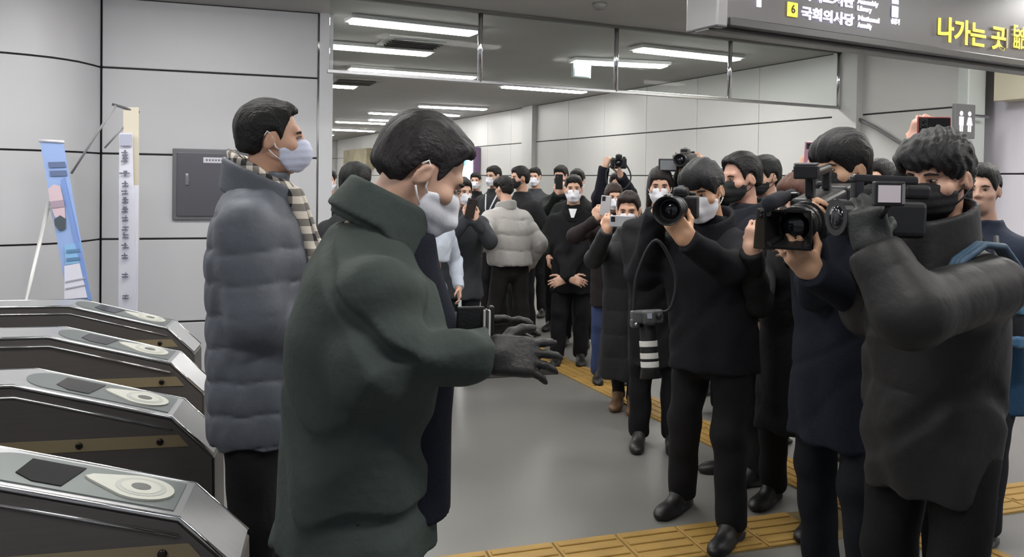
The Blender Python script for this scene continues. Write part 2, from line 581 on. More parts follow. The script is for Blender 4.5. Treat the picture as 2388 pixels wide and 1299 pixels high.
for hx in (0.6, 2.4):
    tube('hanger', [(hx, ET / 2, EHh), (hx, ET / 2, HC - 2.36)], 0.02, M_metal, es)
def sgn(px, py):
    p = on_plane(px, py, eA, Vector((-ed.y, ed.x, 0)) )
    q = p - eA
    return q.dot(ed), q.z
RS = Matrix.Rotation(PI / 2, 3, 'X')
M_sw = mat('lit white lettering', (236, 230, 255), 0.5, emit=2.4)
M_sy = mat('lit yellow lettering', (255, 226, 60), 0.5, emit=0.85)
M_sk = mat('black numeral', (40, 36, 10), 0.6)
# yellow exit-number tile
def exit_tile(px, py, num):
    x, z = sgn(px, py)
    box('exit_number_tile', (x, -0.006, z), (0.072, 0.006, 0.074), M_sy, es, bev=0.002)
    text_mesh('exit_number', num, 0.06, M_sk, es, (x, -0.0115, z), RS, 0.001, 'CENTER')
exit_tile(1846, 23, '6')
exit_tile(1843, -22, '5')
x, z = sgn(1866, 31); x2, z2 = sgn(1994, 47)
text_mesh('lettering', '국회의사당', 0.068, M_sw, es, (x, -0.008, z), RS, 0.0022, sx=(x2 - x) / (5 * 0.068) * 1.04)
text_mesh('lettering', '국회도서관', 0.068, M_sw, es, (x - 0.004, -0.008, z + 0.098), RS, 0.0022, sx=(x2 - x) / (5 * 0.068) * 1.04)
x, z = sgn(1998, 42)
for dx, dz, t, w in [(0, 0.0, 'National', 0.128), (0, -0.038, 'Assembly', 0.085), (-0.006, 0.090, 'Assembly', 0.128), (-0.006, 0.052, 'Library', 0.085)]:
    o = text_mesh('lettering', t, 0.036, M_sw, es, (x + dx, -0.008, z + dz), RS, 0.0012)
    o.scale[0] = 1.35 * w / max(0.02, o.dimensions.x)
x, z = sgn(2085, 30)
box('pictogram', (x, -0.006, z + 0.005), (0.055, 0.006, 0.062), mat('lit pictogram', (214, 224, 255), 0.5, emit=1.3), es, bev=0.004)
text_mesh('lettering', '엘리베이터', 0.024, M_sw, es, (x - 0.03, -0.008, z + 0.058), RS, 0.0006, sx=0.5)
text_mesh('lettering', '승강기', 0.034, M_sw, es, (x - 0.035, -0.008, z - 0.052), RS, 0.001, sx=0.8)
x, z = sgn(1768, 5)
box('arrow_shaft', (x, -0.006, z + 0.035), (0.026, 0.006, 0.12), M_sw, es)
prism('arrow_head', [(x - 0.05, -0.009, z + 0.085), (x + 0.05, -0.009, z + 0.085), (x, -0.009, z + 0.15)], (0, 0.006, 0), M_sw, es)
x, z = sgn(2182, 68); x2, z2 = sgn(2340, 96)
w_tot = x2 - x
o = text_mesh('lettering', '나가는 곳', 0.155, M_sy, es, (x, -0.008, z - 0.005), RS, 0.0035)
o.scale[0] = w_tot / o.dimensions.x
x, z = sgn(2346, 88)
box('divider', (x, -0.006, z - 0.005), (0.016, 0.006, 0.12), mat('divider', (150, 136, 104), 0.5, emit=0.1), es)
x, z = sgn(2360, 80)
text_mesh('lettering', 'Exit', 0.10, M_sy, es, (x, -0.008, z + 0.02), RS, 0.002)
text_mesh('lettering', '出口', 0.08, M_sy, es, (x, -0.008, z - 0.055), RS, 0.002)
# restroom plate on the right wall
a, b = PX_R(2212, 245), PX_R(2280, 322)
rw = (Vector((a.x, a.y)) - Vector((b.x, b.y))).length
rr = thing('restroom_sign', 'grey restroom plate with white man and woman figures on the right wall', 'sign',
           at(2247, 283, 6.5), math.radians(25))
rw, hh = 0.245, 0.275
box('plate', (0, 0, 0), (rw, 0.03, hh), mat('restroom plate', (108, 108, 110), 0.45), rr, bev=0.006)
tube('bracket', [(rw * .3, 0.02, hh * .2), (rw / 2 + .02, 0.03, hh * .2), (rw / 2 + .22, 0.03, hh * .2)], .012, M_metal, rr)
M_fig = mat('white figure', (235, 235, 240), 0.5, emit=0.25)
for sx_, skirt in ((-1, False), (1, True)):
    bm = bmesh.new()
    cx = sx_ * rw * 0.2
    bmesh.ops.create_uvsphere(bm, u_segments=12, v_segments=8, radius=hh * 0.075, matrix=Matrix.Translation((cx, -0.016, hh * 0.22)) @ Matrix.Diagonal((1, 0.3, 1, 1)))
    if skirt:
        add_prism(bm, [(cx - hh * .06, -0.02, hh * .12), (cx + hh * .06, -0.02, hh * .12), (cx + hh * .13, -0.02, -hh * .12), (cx - hh * .13, -0.02, -hh * .12)], (0, 0.006, 0))
    else:
        add_box(bm, (cx, -0.017, 0), (hh * 0.19, 0.006, hh * 0.26), 0.002)
    for q in (-1, 1):
        add_box(bm, (cx + q * hh * 0.04, -0.017, -hh * 0.2), (hh * 0.06, 0.006, hh * 0.22), 0.002)
    bm_obj('figure', bm, M_fig, rr)

# lit advertising box on the right wall, far down the hall
a, b = PX_R(1081, 352), PX_R(1118, 420)
rw = (Vector((a.x, a.y)) - Vector((b.x, b.y))).length
ad = thing('advert_light_box', 'glowing white and blue advertising light box far down the right wall', 'light box',
           ((a.x + b.x) / 2 + nR.x * 0.08, (a.y + b.y) / 2 + nR.y * 0.08, (a.z + b.z) / 2), math.atan2(-D1.y, -D1.x))
hh = a.z - b.z
box('frame', (0, 0, 0), (rw + 0.12, 0.14, hh + 0.1), mat('advert frame', (120, 96, 130), 0.4), ad, bev=0.01)
box('screen', (0, -0.075, 0), (rw, 0.01, hh), mat('advert glow', (214, 232, 255), 0.5, emit=2.2), ad)
bm = bmesh.new()
bmesh.ops.create_uvsphere(bm, u_segments=16, v_segments=8, radius=hh * 0.2, matrix=Matrix.Translation((0, -0.08, 0.1)) @ Matrix.Diagonal((1.2, 0.05, 1, 1)))
bm_obj('printed_patch', bm, mat('advert blue', (110, 205, 255), 0.5, emit=1.6), ad, True)
# cream notice box and dark cupboard door at the far end
a, b = PX_R(817, 352), PX_R(872, 395)
rw = (Vector((a.x, a.y)) - Vector((b.x, b.y))).length
nb = thing('notice_box', 'brownish cream wall box with a bright lower edge at the far end of the hall', 'box',
           ((a.x + b.x) / 2 + nR.x * 0.12, (a.y + b.y) / 2 + nR.y * 0.12, (a.z + b.z) / 2), math.atan2(-D1.y, -D1.x))
box('case', (0, 0, 0), (rw, 0.22, a.z - b.z), mat('cream case', (150, 140, 112), 0.6, noise=0.2, nscale=5), nb, bev=0.02)
box('lit_edge', (0.1, -0.08, (b.z - a.z) / 2 - 0.02), (rw * 0.4, 0.1, 0.05), mat('lit edge', (255, 250, 235), 0.5, emit=2.0), nb, bev=0.01)

# grey electrical box on the left wall
a = on_plane(403, 352, B0, nB); b = on_plane(610, 510, B0, nB)
L = ((b - a).x ** 2 + (b - a).y ** 2) ** 0.5
H = a.z - b.z + 0.03
eb = thing('electrical_box', 'flat grey metal cabinet with white label on the panelled left wall', 'cabinet', (a.x + nB.x * 0.0, a.y + nB.y * 0.0, b.z - 0.01), A18)
box('frame', (L / 2, -0.012, H / 2), (L, 0.026, H), mat('cabinet frame', (120, 121, 124), 0.4, 0.5), eb, bev=0.006)
dr = box('door', (L / 2, -0.028, H / 2), (L - 0.06, 0.016, H - 0.06), mat('cabinet door', (112, 112, 118), 0.3, 0.6), eb, bev=0.005)
box('label_plate', (0.30, -0.038, H - 0.085), (0.16, 0.004, 0.042), mat('white label', (222, 222, 232), 0.5), dr)
for q in range(6):
    box('print', (0.245 + 0.022 * q, -0.0405, H - 0.085), (0.013, 0.001, 0.014), mat('label print', (120, 120, 130), 0.6), dr)
bm = bmesh.new()
add_box(bm, (0.105, -0.04, H - 0.235), (0.028, 0.012, 0.09), 0.006)
add_box(bm, (0.105, -0.047, H - 0.235), (0.014, 0.008, 0.06), 0.003)
bm_obj('handle', bm, mat('cabinet handle', (165, 165, 168), 0.3, 0.8), dr)
# ------------------------------------------------------------------ ticket gates
ZK1, ZK2, ZK3 = 0.90, 0.775, 0.64
GW = 0.23
def gpt(px, py, z):
    return on_z(px, py, z)
g_k = [gpt(390, 767, ZK2), gpt(398, 849, ZK2), gpt(400, 976, ZK2), gpt(417, 1214, ZK2)]
g1 = [gpt(161, 716, ZK1), gpt(112, 787, ZK1), gpt(25, 902, ZK1)]
gd = Vector((0, 0, 0))
for p, q in zip(g1, g_k):
    v = (q - p); v.z = 0
    gd += v.normalized()
gd.normalize()
gdist = sum((Vector((q - p).xy).length for p, q in zip(g1, g_k))) / 3
M_gside = mat('gate side steel', (92, 88, 87), 0.42, 0.15, noise=0.06, nscale=5, stretch=(1, 1, 25))
M_gtop = mat('gate top steel', (196, 196, 198), 0.3, 0.7, noise=0.04, nscale=5, stretch=(1, 25, 1))
M_gtrim = mat('gate trim', (228, 228, 230), 0.16, 1.0)
M_gdisp = mat('gate display', (22, 22, 24), 0.15)
M_ginset = mat('gate inset', (112, 118, 118), 0.35, 0.2)
M_gread = mat('reader white', (196, 196, 187), 0.45)
M_gring = mat('reader ring', (176, 178, 172), 0.4)
M_gstrip = mat('amber sensor strip', (140, 127, 100), 0.5)
M_gdot = mat('sensor eye', (24, 18, 14), 0.3)
glabels = ['farthest ticket gate, next to the panelled wall', 'second ticket gate from the wall, behind the third',
           'third ticket gate from the wall, amber strip with two dark sensor eyes', 'nearest ticket gate at the bottom left corner with large white card reader']
L0 = 1.35                                            # flat part behind the first knee
def gate(origin, yaw, label):
    """local x along the gate towards its nose (0 at the second knee), y across (away from camera), z up"""
    o = thing('ticket_gate', label, 'ticket gate', origin, yaw, 'ticket gates in a row')
    x1, x2, x3 = -gdist, 0.0, 0.135
    prof = [(x1 - L0, 0.0), (x1 - L0, ZK1), (x1, ZK1), (x2, ZK2), (x3, ZK3), (x3 + 0.01, 0.0)]
    bm = bmesh.new()
    add_prism(bm, [(x, 0, z) for x, z in prof], (0, GW, 0))
    bmesh.ops.bevel(bm, geom=[e for e in bm.edges if e.calc_length() > 0.05], offset=0.008, segments=2, affect='EDGES')
    bm_obj('cabinet', bm, M_gside, o)
    # top skin in three folds
    bm = bmesh.new()
    t = 0.006
    run = [(x1 - L0, ZK1), (x1, ZK1), (x2, ZK2), (x3 - 0.004, ZK3 + 0.004)]
    lo = [[bm.verts.new((x, y, z + 0.001)) for y in (0.012, GW - 0.012)] for x, z in run]
    hi = [[bm.verts.new((x, y, z + t)) for y in (0.012, GW - 0.012)] for x, z in run]
    for i in range(3):
        bm.faces.new((hi[i][0], hi[i + 1][0], hi[i + 1][1], hi[i][1]))
        bm.faces.new((lo[i][1], lo[i + 1][1], lo[i + 1][0], lo[i][0]))
        for k in (0, 1):
            bm.faces.new((lo[i][k], lo[i + 1][k], hi[i + 1][k], hi[i][k]))
    bm.faces.new((lo[0][0], hi[0][0], hi[0][1], lo[0][1]))
    bm.faces.new((lo[3][0], lo[3][1], hi[3][1], hi[3][0]))
    bm_obj('top_plate', bm, M_gtop, o)
    for y in (0.004, GW - 0.004):
        tube('edge_trim', [(x, y, z + 0.002) for x, z in run], 0.0055, M_gtrim, o, 8)
    tube('edge_trim', [(x1 - L0, -0.003, ZK1 - 0.035), (x1 + 0.006, -0.003, ZK1 - 0.035), (x2, -0.003, ZK2 - 0.035)], 0.004, M_gtrim, o, 8)
    # slanted face furniture
    ang = math.atan2(ZK1 - ZK2, gdist)
    R = Matrix.Rotation(ang, 3, 'Y')
    def onsl(s, y, h=0.0):
        """s = distance down the slope from the first knee"""
        return Vector((x1, y, ZK1)) + R @ Vector((s, 0, h))
    SLEN = gdist / math.cos(ang)
    bm = bmesh.new()
    n = 14
    ring = []
    for k in range(n + 1):
        a = PI / 2 + PI * k / n
        ring.append((0.09 + 0.085 * math.cos(a), 0.085 * math.sin(a)))
    outline = ring + [(SLEN - 0.02, -0.085), (SLEN - 0.02, 0.085)]
    add_prism(bm, [onsl(s, GW / 2 + y, 0.005) for s, y in outline], R @ Vector((0, 0, 0.004)))
    bm_obj('reader_inset', bm, M_ginset, o)
    bm = bmesh.new()
    add_prism(bm, [onsl(s, GW / 2 + y, 0.008) for s, y in [(0.105, -0.035), (0.11, 0.06), (0.235, 0.06), (0.215, -0.066), (0.15, -0.066)]], R @ Vector((0, 0, 0.0035)))
    bm_obj('display', bm, M_gdisp, o)
    # teardrop reader pad
    cx, rad = SLEN - 0.115, 0.068
    tear = []
    for k in range(29):
        a = -PI * 0.66 + 2 * PI * 0.66 * k / 28
        tear.append((cx + rad * math.cos(a) * 1.15, rad * math.sin(a)))
    tear.append((cx - rad * 1.75, 0.030))
    tear.append((cx - rad * 1.95, 0.010))
    tear.append((cx - rad * 1.75, -0.004))
    bm = bmesh.new()
    add_prism(bm, [onsl(s, GW / 2 + y, 0.008) for s, y in tear], R @ Vector((0, 0, 0.006)))
    rp = bm_obj('card_reader', bm, M_gread, o)
    for rr_, mm, hh_ in ((0.052, M_gring, 0.0148), (0.040, M_gread, 0.0156), (0.020, mat('reader centre', (96, 98, 96), 0.4), 0.0164)):
        bm = bmesh.new()
        add_prism(bm, [onsl(cx + rr_ * 1.15 * math.cos(2 * PI * k / 24), GW / 2 + rr_ * math.sin(2 * PI * k / 24), hh_ - 0.003) for k in range(24)], R @ Vector((0, 0, 0.003)))
        bm_obj('reader_ring', bm, mm, rp)
    # amber strip with sensor eyes on both flanks
    for y, s in ((0, -1), (GW, 1)):
        bm = bmesh.new()
        zs = 0.70
        add_prism(bm, [(x1 - 0.75, y - 0.002 if s < 0 else y, zs - 0.02), (0.055, y - 0.002 if s < 0 else y, zs - 0.02), (0.022, y - 0.002 if s < 0 else y, zs + 0.02), (x1 - 0.75, y - 0.002 if s < 0 else y, zs + 0.02)], (0, 0.002, 0))
        st = bm_obj('sensor_strip', bm, M_gstrip, o)
        for k in range(5):
            bm = bmesh.new()
            add_lathe(bm, [(0.011, 0), (0.011, 0.004), (0.006, 0.006)], 14, 'Y')
            e = bm_obj('sensor_eye', bm, M_gdot, st, True)
            e.location = (-0.035 - 0.245 * k, y + (0.002 if s > 0 else -0.002), zs)
            e.rotation_euler = (0, 0, PI if s < 0 else 0)
    box('kick_plate', ((x1 - L0 + x3) / 2, GW / 2, 0.05), (x3 - x1 + L0 - 0.03, GW - 0.03, 0.1), M_dark, o)
    return o
for p, lb in zip(g_k, glabels):
    gate((p.x, p.y, 0), math.atan2(gd.y, gd.x), lb)

# ------------------------------------------------------------------ banners by the wall
M_pole = mat('banner pole', (205, 205, 205), 0.35, 0.3)
def quad_strip(name, pts, th, m, parent):
    """pts: list of (left, right) 3d pairs from top to bottom"""
    bm = bmesh.new()
    n = (pts[0][1] - pts[0][0]).cross(pts[-1][0] - pts[0][0]).normalized() * th
    F_, B_ = [], []
    for a, b in pts:
        F_.append([bm.verts.new(a), bm.verts.new(b)])
        B_.append([bm.verts.new(a + n), bm.verts.new(b + n)])
    for i in range(len(pts) - 1):
        bm.faces.new((F_[i][0], F_[i][1], F_[i + 1][1], F_[i + 1][0]))
        bm.faces.new((B_[i][0], B_[i + 1][0], B_[i + 1][1], B_[i][1]))
        for k in (0, 1):
            bm.faces.new((F_[i][k], F_[i + 1][k], B_[i + 1][k], B_[i][k]))
    bm.faces.new((F_[0][0], F_[0][1], B_[0][1], B_[0][0]))
    bm.faces.new((F_[-1][0], F_[-1][1], B_[-1][1], B_[-1][0]))
    return bm_obj(name, bm, m, parent)
# blue banner: leans back, its foot nearer to us
def ZB_(py):
    return 5.02 - (py - 330) * 0.00055
bz = thing('blue_banner', 'pale blue leaning banner stand with a pink picture in its middle', 'banner', (at(190, 700, 4.75).x, at(190, 700, 4.75).y, 0))
bloc = bz.location.copy()
def bp(px, py, dz=0.0):
    return at(px, py, ZB_(py) - dz) - bloc
def foot(px0, py0, px1, py1):
    """carry the line of two picture points on to the floor"""
    a, b = bp(px0, py0), bp(px1, py1)
    t = a.z / (a.z - b.z)
    return a + (b - a) * t
lf = foot(93, 330, 160, 690); rf = foot(146, 332, 212, 690)
steps = [330, 400, 480, 560, 640, 700]
pr = []
for y in steps:
    t = (y - 330) / 370
    pr.append((bp(93 + 64 * t, y), bp(147 + 66 * t, y)))
pr.append((lf * 0.96 + pr[-1][0] * 0.04, rf * 0.96 + pr[-1][1] * 0.04))
quad_strip('cloth', pr, 0.004, mat('blue banner cloth', (150, 176, 226), 0.6), bz)
def patch(name, pl, rgb, d=0.006):
    return prism(name, [bp(x, y, d) for x, y in pl], (0, 0.003, 0), mat(name + str(rgb), rgb, 0.6), bz)
for y in (384, 404):
    t = (y - 330) / 370
    patch('printed_line', [(103 + 60 * t, y - 6), (142 + 60 * t, y - 7), (145 + 60 * t, y + 6), (105 + 60 * t, y + 7)], (96, 112, 150))
patch('printed_picture', [(112, 440), (126, 430), (140, 434), (150, 480), (152, 512), (128, 506), (118, 478)], (214, 190, 200), 0.008)
patch('printed_picture', [(116, 470), (148, 466), (150, 482), (120, 486)], (170, 150, 166), 0.011)
patch('printed_picture', [(126, 512), (140, 502), (153, 510), (152, 534), (138, 538), (128, 526)], (74, 84, 92), 0.009)
patch('printed_block', [(150, 572), (186, 566), (192, 612), (152, 618)], (140, 190, 232), 0.007)
for y in (583, 602):
    patch('printed_line', [(154, y), (186, y - 3), (187, y + 4), (155, y + 7)], (96, 134, 172), 0.011)
patch('printed_block', [(150, 620), (194, 612), (204, 694), (150, 698)], (226, 226, 240), 0.007)
for y in (656, 672):
    patch('printed_line', [(152, y), (198, y - 9), (198, y - 6), (152, y + 3)], (176, 176, 190), 0.011)
patch('printed_edge', [(142, 420), (150, 414), (214, 700), (205, 700)], (122, 152, 214), 0.007)
a_, b_ = bp(115, 470, -0.03), bp(66, 680, 0.02)
tube('stand_leg', [a_, a_ + (b_ - a_) * (a_.z / (a_.z - b_.z))], 0.012, M_pole, bz)
a_, b_ = bp(118, 480, -0.03), bp(164, 640, -0.03)
tube('stand_leg', [a_, a_ + (b_ - a_) * (a_.z / (a_.z - b_.z))], 0.010, M_pole, bz)
tube('top_bar', [bp(91, 328), bp(149, 331)], 0.010, mat('white bar', (225, 225, 232), 0.4), bz)

# tall white banner with its slanting back strut
wz = thing('white_banner', 'tall narrow white banner stand with grey lettering column and a tan board behind it', 'banner', (at(300, 800, 5.35).x, at(300, 800, 5.35).y, 0))
wloc = wz.location.copy()
def wp(px, py, Z=5.35):
    return at(px, py, Z) - wloc
def col(name, xl0, xr0, y0, xl1, xr1, y1, Z, m, floor=False):
    pr = [(wp(xl0, y0, Z), wp(xr0, y0, Z)), (wp(xl1, y1, Z), wp(xr1, y1, Z))]
    if floor:
        a, b = pr
        out = []
        for k in (0, 1):
            t = (a[k].z - 0.02) / (a[k].z - b[k].z)
            out.append(a[k] + (b[k] - a[k]) * t)
        pr.append(tuple(out))
    return quad_strip(name, pr, 0.006, m, wz)
col('tan_board', 287, 323, 250, 290, 324, 560, 5.40, mat('tan board', (222, 214, 196), 0.6))
M_wb = mat('white banner cloth', (232, 232, 244), 0.6)
wc = col('cloth', 278, 308, 310, 276, 318, 730, 5.36, M_wb, True)
col('cloth_edge', 307, 323, 432, 305, 320, 730, 5.37, M_wb, True)
col('header', 279, 306, 313, 280, 306, 340, 5.345, mat('banner header', (186, 188, 208), 0.6))
M_ink = mat('banner ink', (120, 120, 134), 0.7)
rg = random.Random(3)
for i, y in enumerate([356, 370, 404, 428, 446, 466, 488, 508, 530, 548, 572, 596, 640, 690]):
    w = 7 if i != 2 else 12
    for q in range(2 if i not in (2,) else 1):
        yy = y + q * 6
        dx = rg.uniform(-2, 2)
        prism('printed_stroke', [wp(291 - w + dx, yy - 1.6, 5.345), wp(291 + w + dx, yy - 1.8, 5.345), wp(291 + w + dx, yy + 1.2, 5.345), wp(291 - w + dx, yy + 1.6, 5.345)], (0, 0.002, 0), M_ink, wz)
    prism('printed_stroke', [wp(290 + rg.uniform(-4, 4), y - 6, 5.344), wp(293 + rg.uniform(-4, 4), y - 6, 5.344), wp(293, y + 8, 5.344), wp(290, y + 8, 5.344)], (0, 0.002, 0), M_ink, wz)
tube('top_bar', [wp(262, 243, 5.38), wp(325, 262, 5.42)], 0.009, mat('dark clip bar', (92, 92, 94), 0.4), wz)
tube('pole', [wp(300, 252, 5.42), wp(300, 700, 5.42), Vector((wp(300, 700, 5.42).x, wp(300, 700, 5.42).y, 0.0))], 0.011, M_pole, wz)
tube('strut', [wp(270, 246, 5.38), wp(236, 296, 5.34), wp(166, 405, 5.26)], 0.008, mat('grey strut', (150, 150, 152), 0.4), wz)
tube('strut', [wp(292, 292, 5.42), wp(244, 345, 5.40)], 0.006, mat('grey strut', (150, 150, 152), 0.4), wz)
# ------------------------------------------------------------------ smooth solids: distance fields meshed with surface nets
f4 = np.float32
def A(v):
    return np.asarray(v, dtype=f4)
def nrm(q):
    return np.sqrt(np.einsum('ij,ij->i', q, q))
def unit(v):
    v = np.asarray(v, dtype=f4)
    return v / max(1e-9, float(np.linalg.norm(v)))
def seg(P, a, b, ra, rb, want_t=False):
    a, b = A(a), A(b)
    pa = P - a
    ba = b - a
    t = np.clip(pa @ ba / max(1e-9, float(ba @ ba)), 0, 1)
    d = nrm(pa - t[:, None] * ba) - (ra + (rb - ra) * t)
    return (d, t) if want_t else d
def ell(P, c, r, R=None):
    q = P - A(c)
    if R is not None:
        q = q @ R
    r = A(r)
    k0 = nrm(q / r)
    k1 = nrm(q / (r * r))
    return k0 * (k0 - 1) / np.maximum(k1, 1e-6)
def rbox(P, c, h, r, R=None):
    q = P - A(c)
    if R is not None:
        q = q @ R
    q = np.abs(q) - (A(h) - r)
    return nrm(np.maximum(q, 0)) + np.minimum(q.max(axis=1), 0) - r
def smin(a, b, k):
    h = np.clip(0.5 + 0.5 * (b - a) / k, 0, 1)
    return b + (a - b) * h - k * h * (1 - h)
def smax(a, b, k):
    return -smin(-a, -b, k)
def loft(P, tbl, e=2.3, cap=0.01):
    """tbl rows: z, rx, ry, cx, cy"""
    T = np.array(sorted(tbl), dtype=f4)
    zz = np.linspace(T[0, 0], T[-1, 0], 60)
    V = [np.interp(zz, T[:, 0], T[:, k]) for k in range(1, 5)]
    ker = np.array([1, 2, 3, 2, 1]) / 9.0
    for i in range(4):
        V[i] = np.convolve(np.pad(V[i], 2, mode='edge'), ker, mode='valid')
    z = P[:, 2]
    rx, ry, cx, cy = [np.interp(z, zz, v).astype(f4) for v in V]
    x = np.abs(P[:, 0] - cx) / rx
    y = np.abs(P[:, 1] - cy) / ry
    g = (x ** e + y ** e) ** (1 / e)
    d = (g - 1) * np.minimum(rx, ry)
    d = smax(d, T[0, 0] - z, cap)
    return smax(d, z - T[-1, 0], cap)
def nets(name, f, lo, hi, h, m, parent, stride=4):
    lo = np.asarray(lo, dtype=np.float64) - 2 * h
    hi = np.asarray(hi, dtype=np.float64) + 2 * h
    n = np.maximum(2, np.ceil((hi - lo) / (h * stride)).astype(int)) * stride + 1
    nc = (n - 1) // stride
    ax = [lo[i] + (np.arange(nc[i]) + 0.5) * stride * h for i in range(3)]
    G = np.stack(np.meshgrid(*ax, indexing='ij'), -1).reshape(-1, 3).astype(f4)
    dc = f(G).reshape(nc)
    act = np.abs(dc) < h * stride * 1.25
    D = np.repeat(np.repeat(np.repeat(dc, stride, 0), stride, 1), stride, 2)
    D = np.pad(D, ((0, 1), (0, 1), (0, 1)), mode='edge').astype(f4)
    pm = np.zeros(n, dtype=bool)
    M8 = np.repeat(np.repeat(np.repeat(act, stride, 0), stride, 1), stride, 2)
    pm[:-1, :-1, :-1] |= M8
    pm[1:, :-1, :-1] |= M8; pm[:-1, 1:, :-1] |= M8; pm[:-1, :-1, 1:] |= M8
    pm[1:, 1:, :-1] |= M8; pm[1:, :-1, 1:] |= M8; pm[:-1, 1:, 1:] |= M8; pm[1:, 1:, 1:] |= M8
    idx = np.argwhere(pm)
    pts = (lo + idx * h).astype(f4)
    out = np.empty(len(pts), dtype=f4)
    for s in range(0, len(pts), 150000):
        out[s:s + 150000] = f(pts[s:s + 150000])
    D[pm] = out
    D[0] = D[-1] = 1; D[:, 0] = D[:, -1] = 1; D[:, :, 0] = D[:, :, -1] = 1
    S = D < 0
    c = [S[i:n[0] - 1 + i, j:n[1] - 1 + j, k:n[2] - 1 + k] for i in (0, 1) for j in (0, 1) for k in (0, 1)]
    cnt = sum(x.astype(np.int8) for x in c)
    cell = (cnt > 0) & (cnt < 8)
    ci = np.argwhere(cell)
    if len(ci) == 0:
        ci = np.zeros((0, 3), int)
    vid = -np.ones(cell.shape, dtype=np.int32)
    vid[cell] = np.arange(len(ci))
    acc = np.zeros((len(ci), 3)); num = np.zeros(len(ci))
    corners = [(i, j, k) for i in (0, 1) for j in (0, 1) for k in (0, 1)]
    val = {q: D[ci[:, 0] + q[0], ci[:, 1] + q[1], ci[:, 2] + q[2]] for q in corners}
    for q in corners:
        for axn in range(3):
            if q[axn] == 0:
                r = list(q); r[axn] = 1; r = tuple(r)
                a, b = val[q], val[r]
                x = (a < 0) != (b < 0)
                t = np.where(x, a / np.where(x, a - b, 1), 0)
                p = np.zeros((len(ci), 3)) + q
                p[:, axn] = t
                acc[x] += p[x]; num[x] += 1
    V = lo + (ci + acc / np.maximum(num, 1)[:, None]) * h
    quads = []
    for axn in range(3):
        sl0 = [slice(1, -1)] * 3; sl1 = [slice(1, -1)] * 3
        sl0[axn] = slice(0, -1); sl1[axn] = slice(1, None)
        s0, s1 = S[tuple(sl0)], S[tuple(sl1)]
        e = np.argwhere(s0 != s1)
        if len(e) == 0:
            continue
        flip = s0[tuple(e.T)]
        base = e.copy()
        for b in range(3):
            if b != axn:
                base[:, b] += 1
        o1, o2 = [(1, 2), (2, 0), (0, 1)][axn]
        def g(d1, d2):
            w = base.copy(); w[:, o1] -= d1; w[:, o2] -= d2
            return vid[w[:, 0], w[:, 1], w[:, 2]]
        q4 = np.stack([g(1, 1), g(0, 1), g(0, 0), g(1, 0)], 1)
        q4[~flip] = q4[~flip][:, ::-1]
        quads.append(q4)
    Q = np.concatenate(quads) if quads else np.zeros((0, 4), int)
    Q = Q[(Q >= 0).all(1)]
    if len(Q):
        a_, b_, c_ = V[Q[:, 0]], V[Q[:, 1]], V[Q[:, 2]]
        if np.einsum('ij,ij->i', a_ - V.mean(0), np.cross(b_ - a_, c_ - a_)).sum() < 0:
            Q = Q[:, ::-1].copy()
    me = bpy.data.meshes.new(name)
    me.vertices.add(len(V)); me.loops.add(len(Q) * 4); me.polygons.add(len(Q))
    me.vertices.foreach_set('co', V.astype(f4).ravel())
    me.loops.foreach_set('vertex_index', Q.astype(np.int32).ravel())
    me.polygons.foreach_set('loop_start', np.arange(0, len(Q) * 4, 4, dtype=np.int32))
    me.polygons.foreach_set('use_smooth', np.ones(len(Q), dtype=bool))
    me.update(calc_edges=True)
    me.validate()
    return link(name, me, m, parent)

# ------------------------------------------------------------------ the head, in its own frame (y forward, z up, about 0.24 m tall)
def skull(q):
    d = smin(ell(q, (0, -0.015, 0.035), (0.077, 0.098, 0.087)), ell(q, (0, 0.022, -0.035), (0.066, 0.076, 0.085)), 0.03)
    d = smin(d, ell(q, (0, 0.048, -0.086), (0.043, 0.042, 0.034)), 0.03)
    aq = q.copy(); aq[:, 0] = np.abs(q[:, 0])
    d = smin(d, ell(aq, (0.045, 0.060, -0.028), (0.024, 0.024, 0.020)), 0.02)
    d = smin(d, seg(aq, (0, 0.084, 0.022), (0.035, 0.078, 0.022), 0.014, 0.012), 0.015)
    d = smin(d, seg(q, (0, 0.093, 0.010), (0, 0.112, -0.030), 0.007, 0.012), 0.014)
    d = smin(d, ell(aq, (0.012, 0.102, -0.034), (0.009, 0.011, 0.008)), 0.008)
    d = smax(d, -ell(aq, (0.033, 0.104, 0.001), (0.019, 0.014, 0.010)), 0.012)
    d = smin(d, ell(q, (0, 0.096, -0.066), (0.023, 0.010, 0.006)), 0.008)
    d = smin(d, ell(q, (0, 0.093, -0.078), (0.020, 0.010, 0.006)), 0.008)
    return d
EARR = np.array(Matrix.Rotation(math.radians(-18), 3, 'X'), dtype=f4) @ np.array(Matrix.Rotation(math.radians(20), 3, 'Z'), dtype=f4)
def ears(q):
    aq = q.copy(); aq[:, 0] = np.abs(q[:, 0])
    e = ell(aq, (0.0795, -0.008, -0.012), (0.009, 0.0185, 0.031), EARR)
    e = smax(e, -ell(aq, (0.0905, -0.003, -0.010), (0.010, 0.0115, 0.021), EARR), 0.006)
    e = smin(e, ell(aq, (0.078, 0.002, -0.014), (0.007, 0.010, 0.016)), 0.006)
    return e
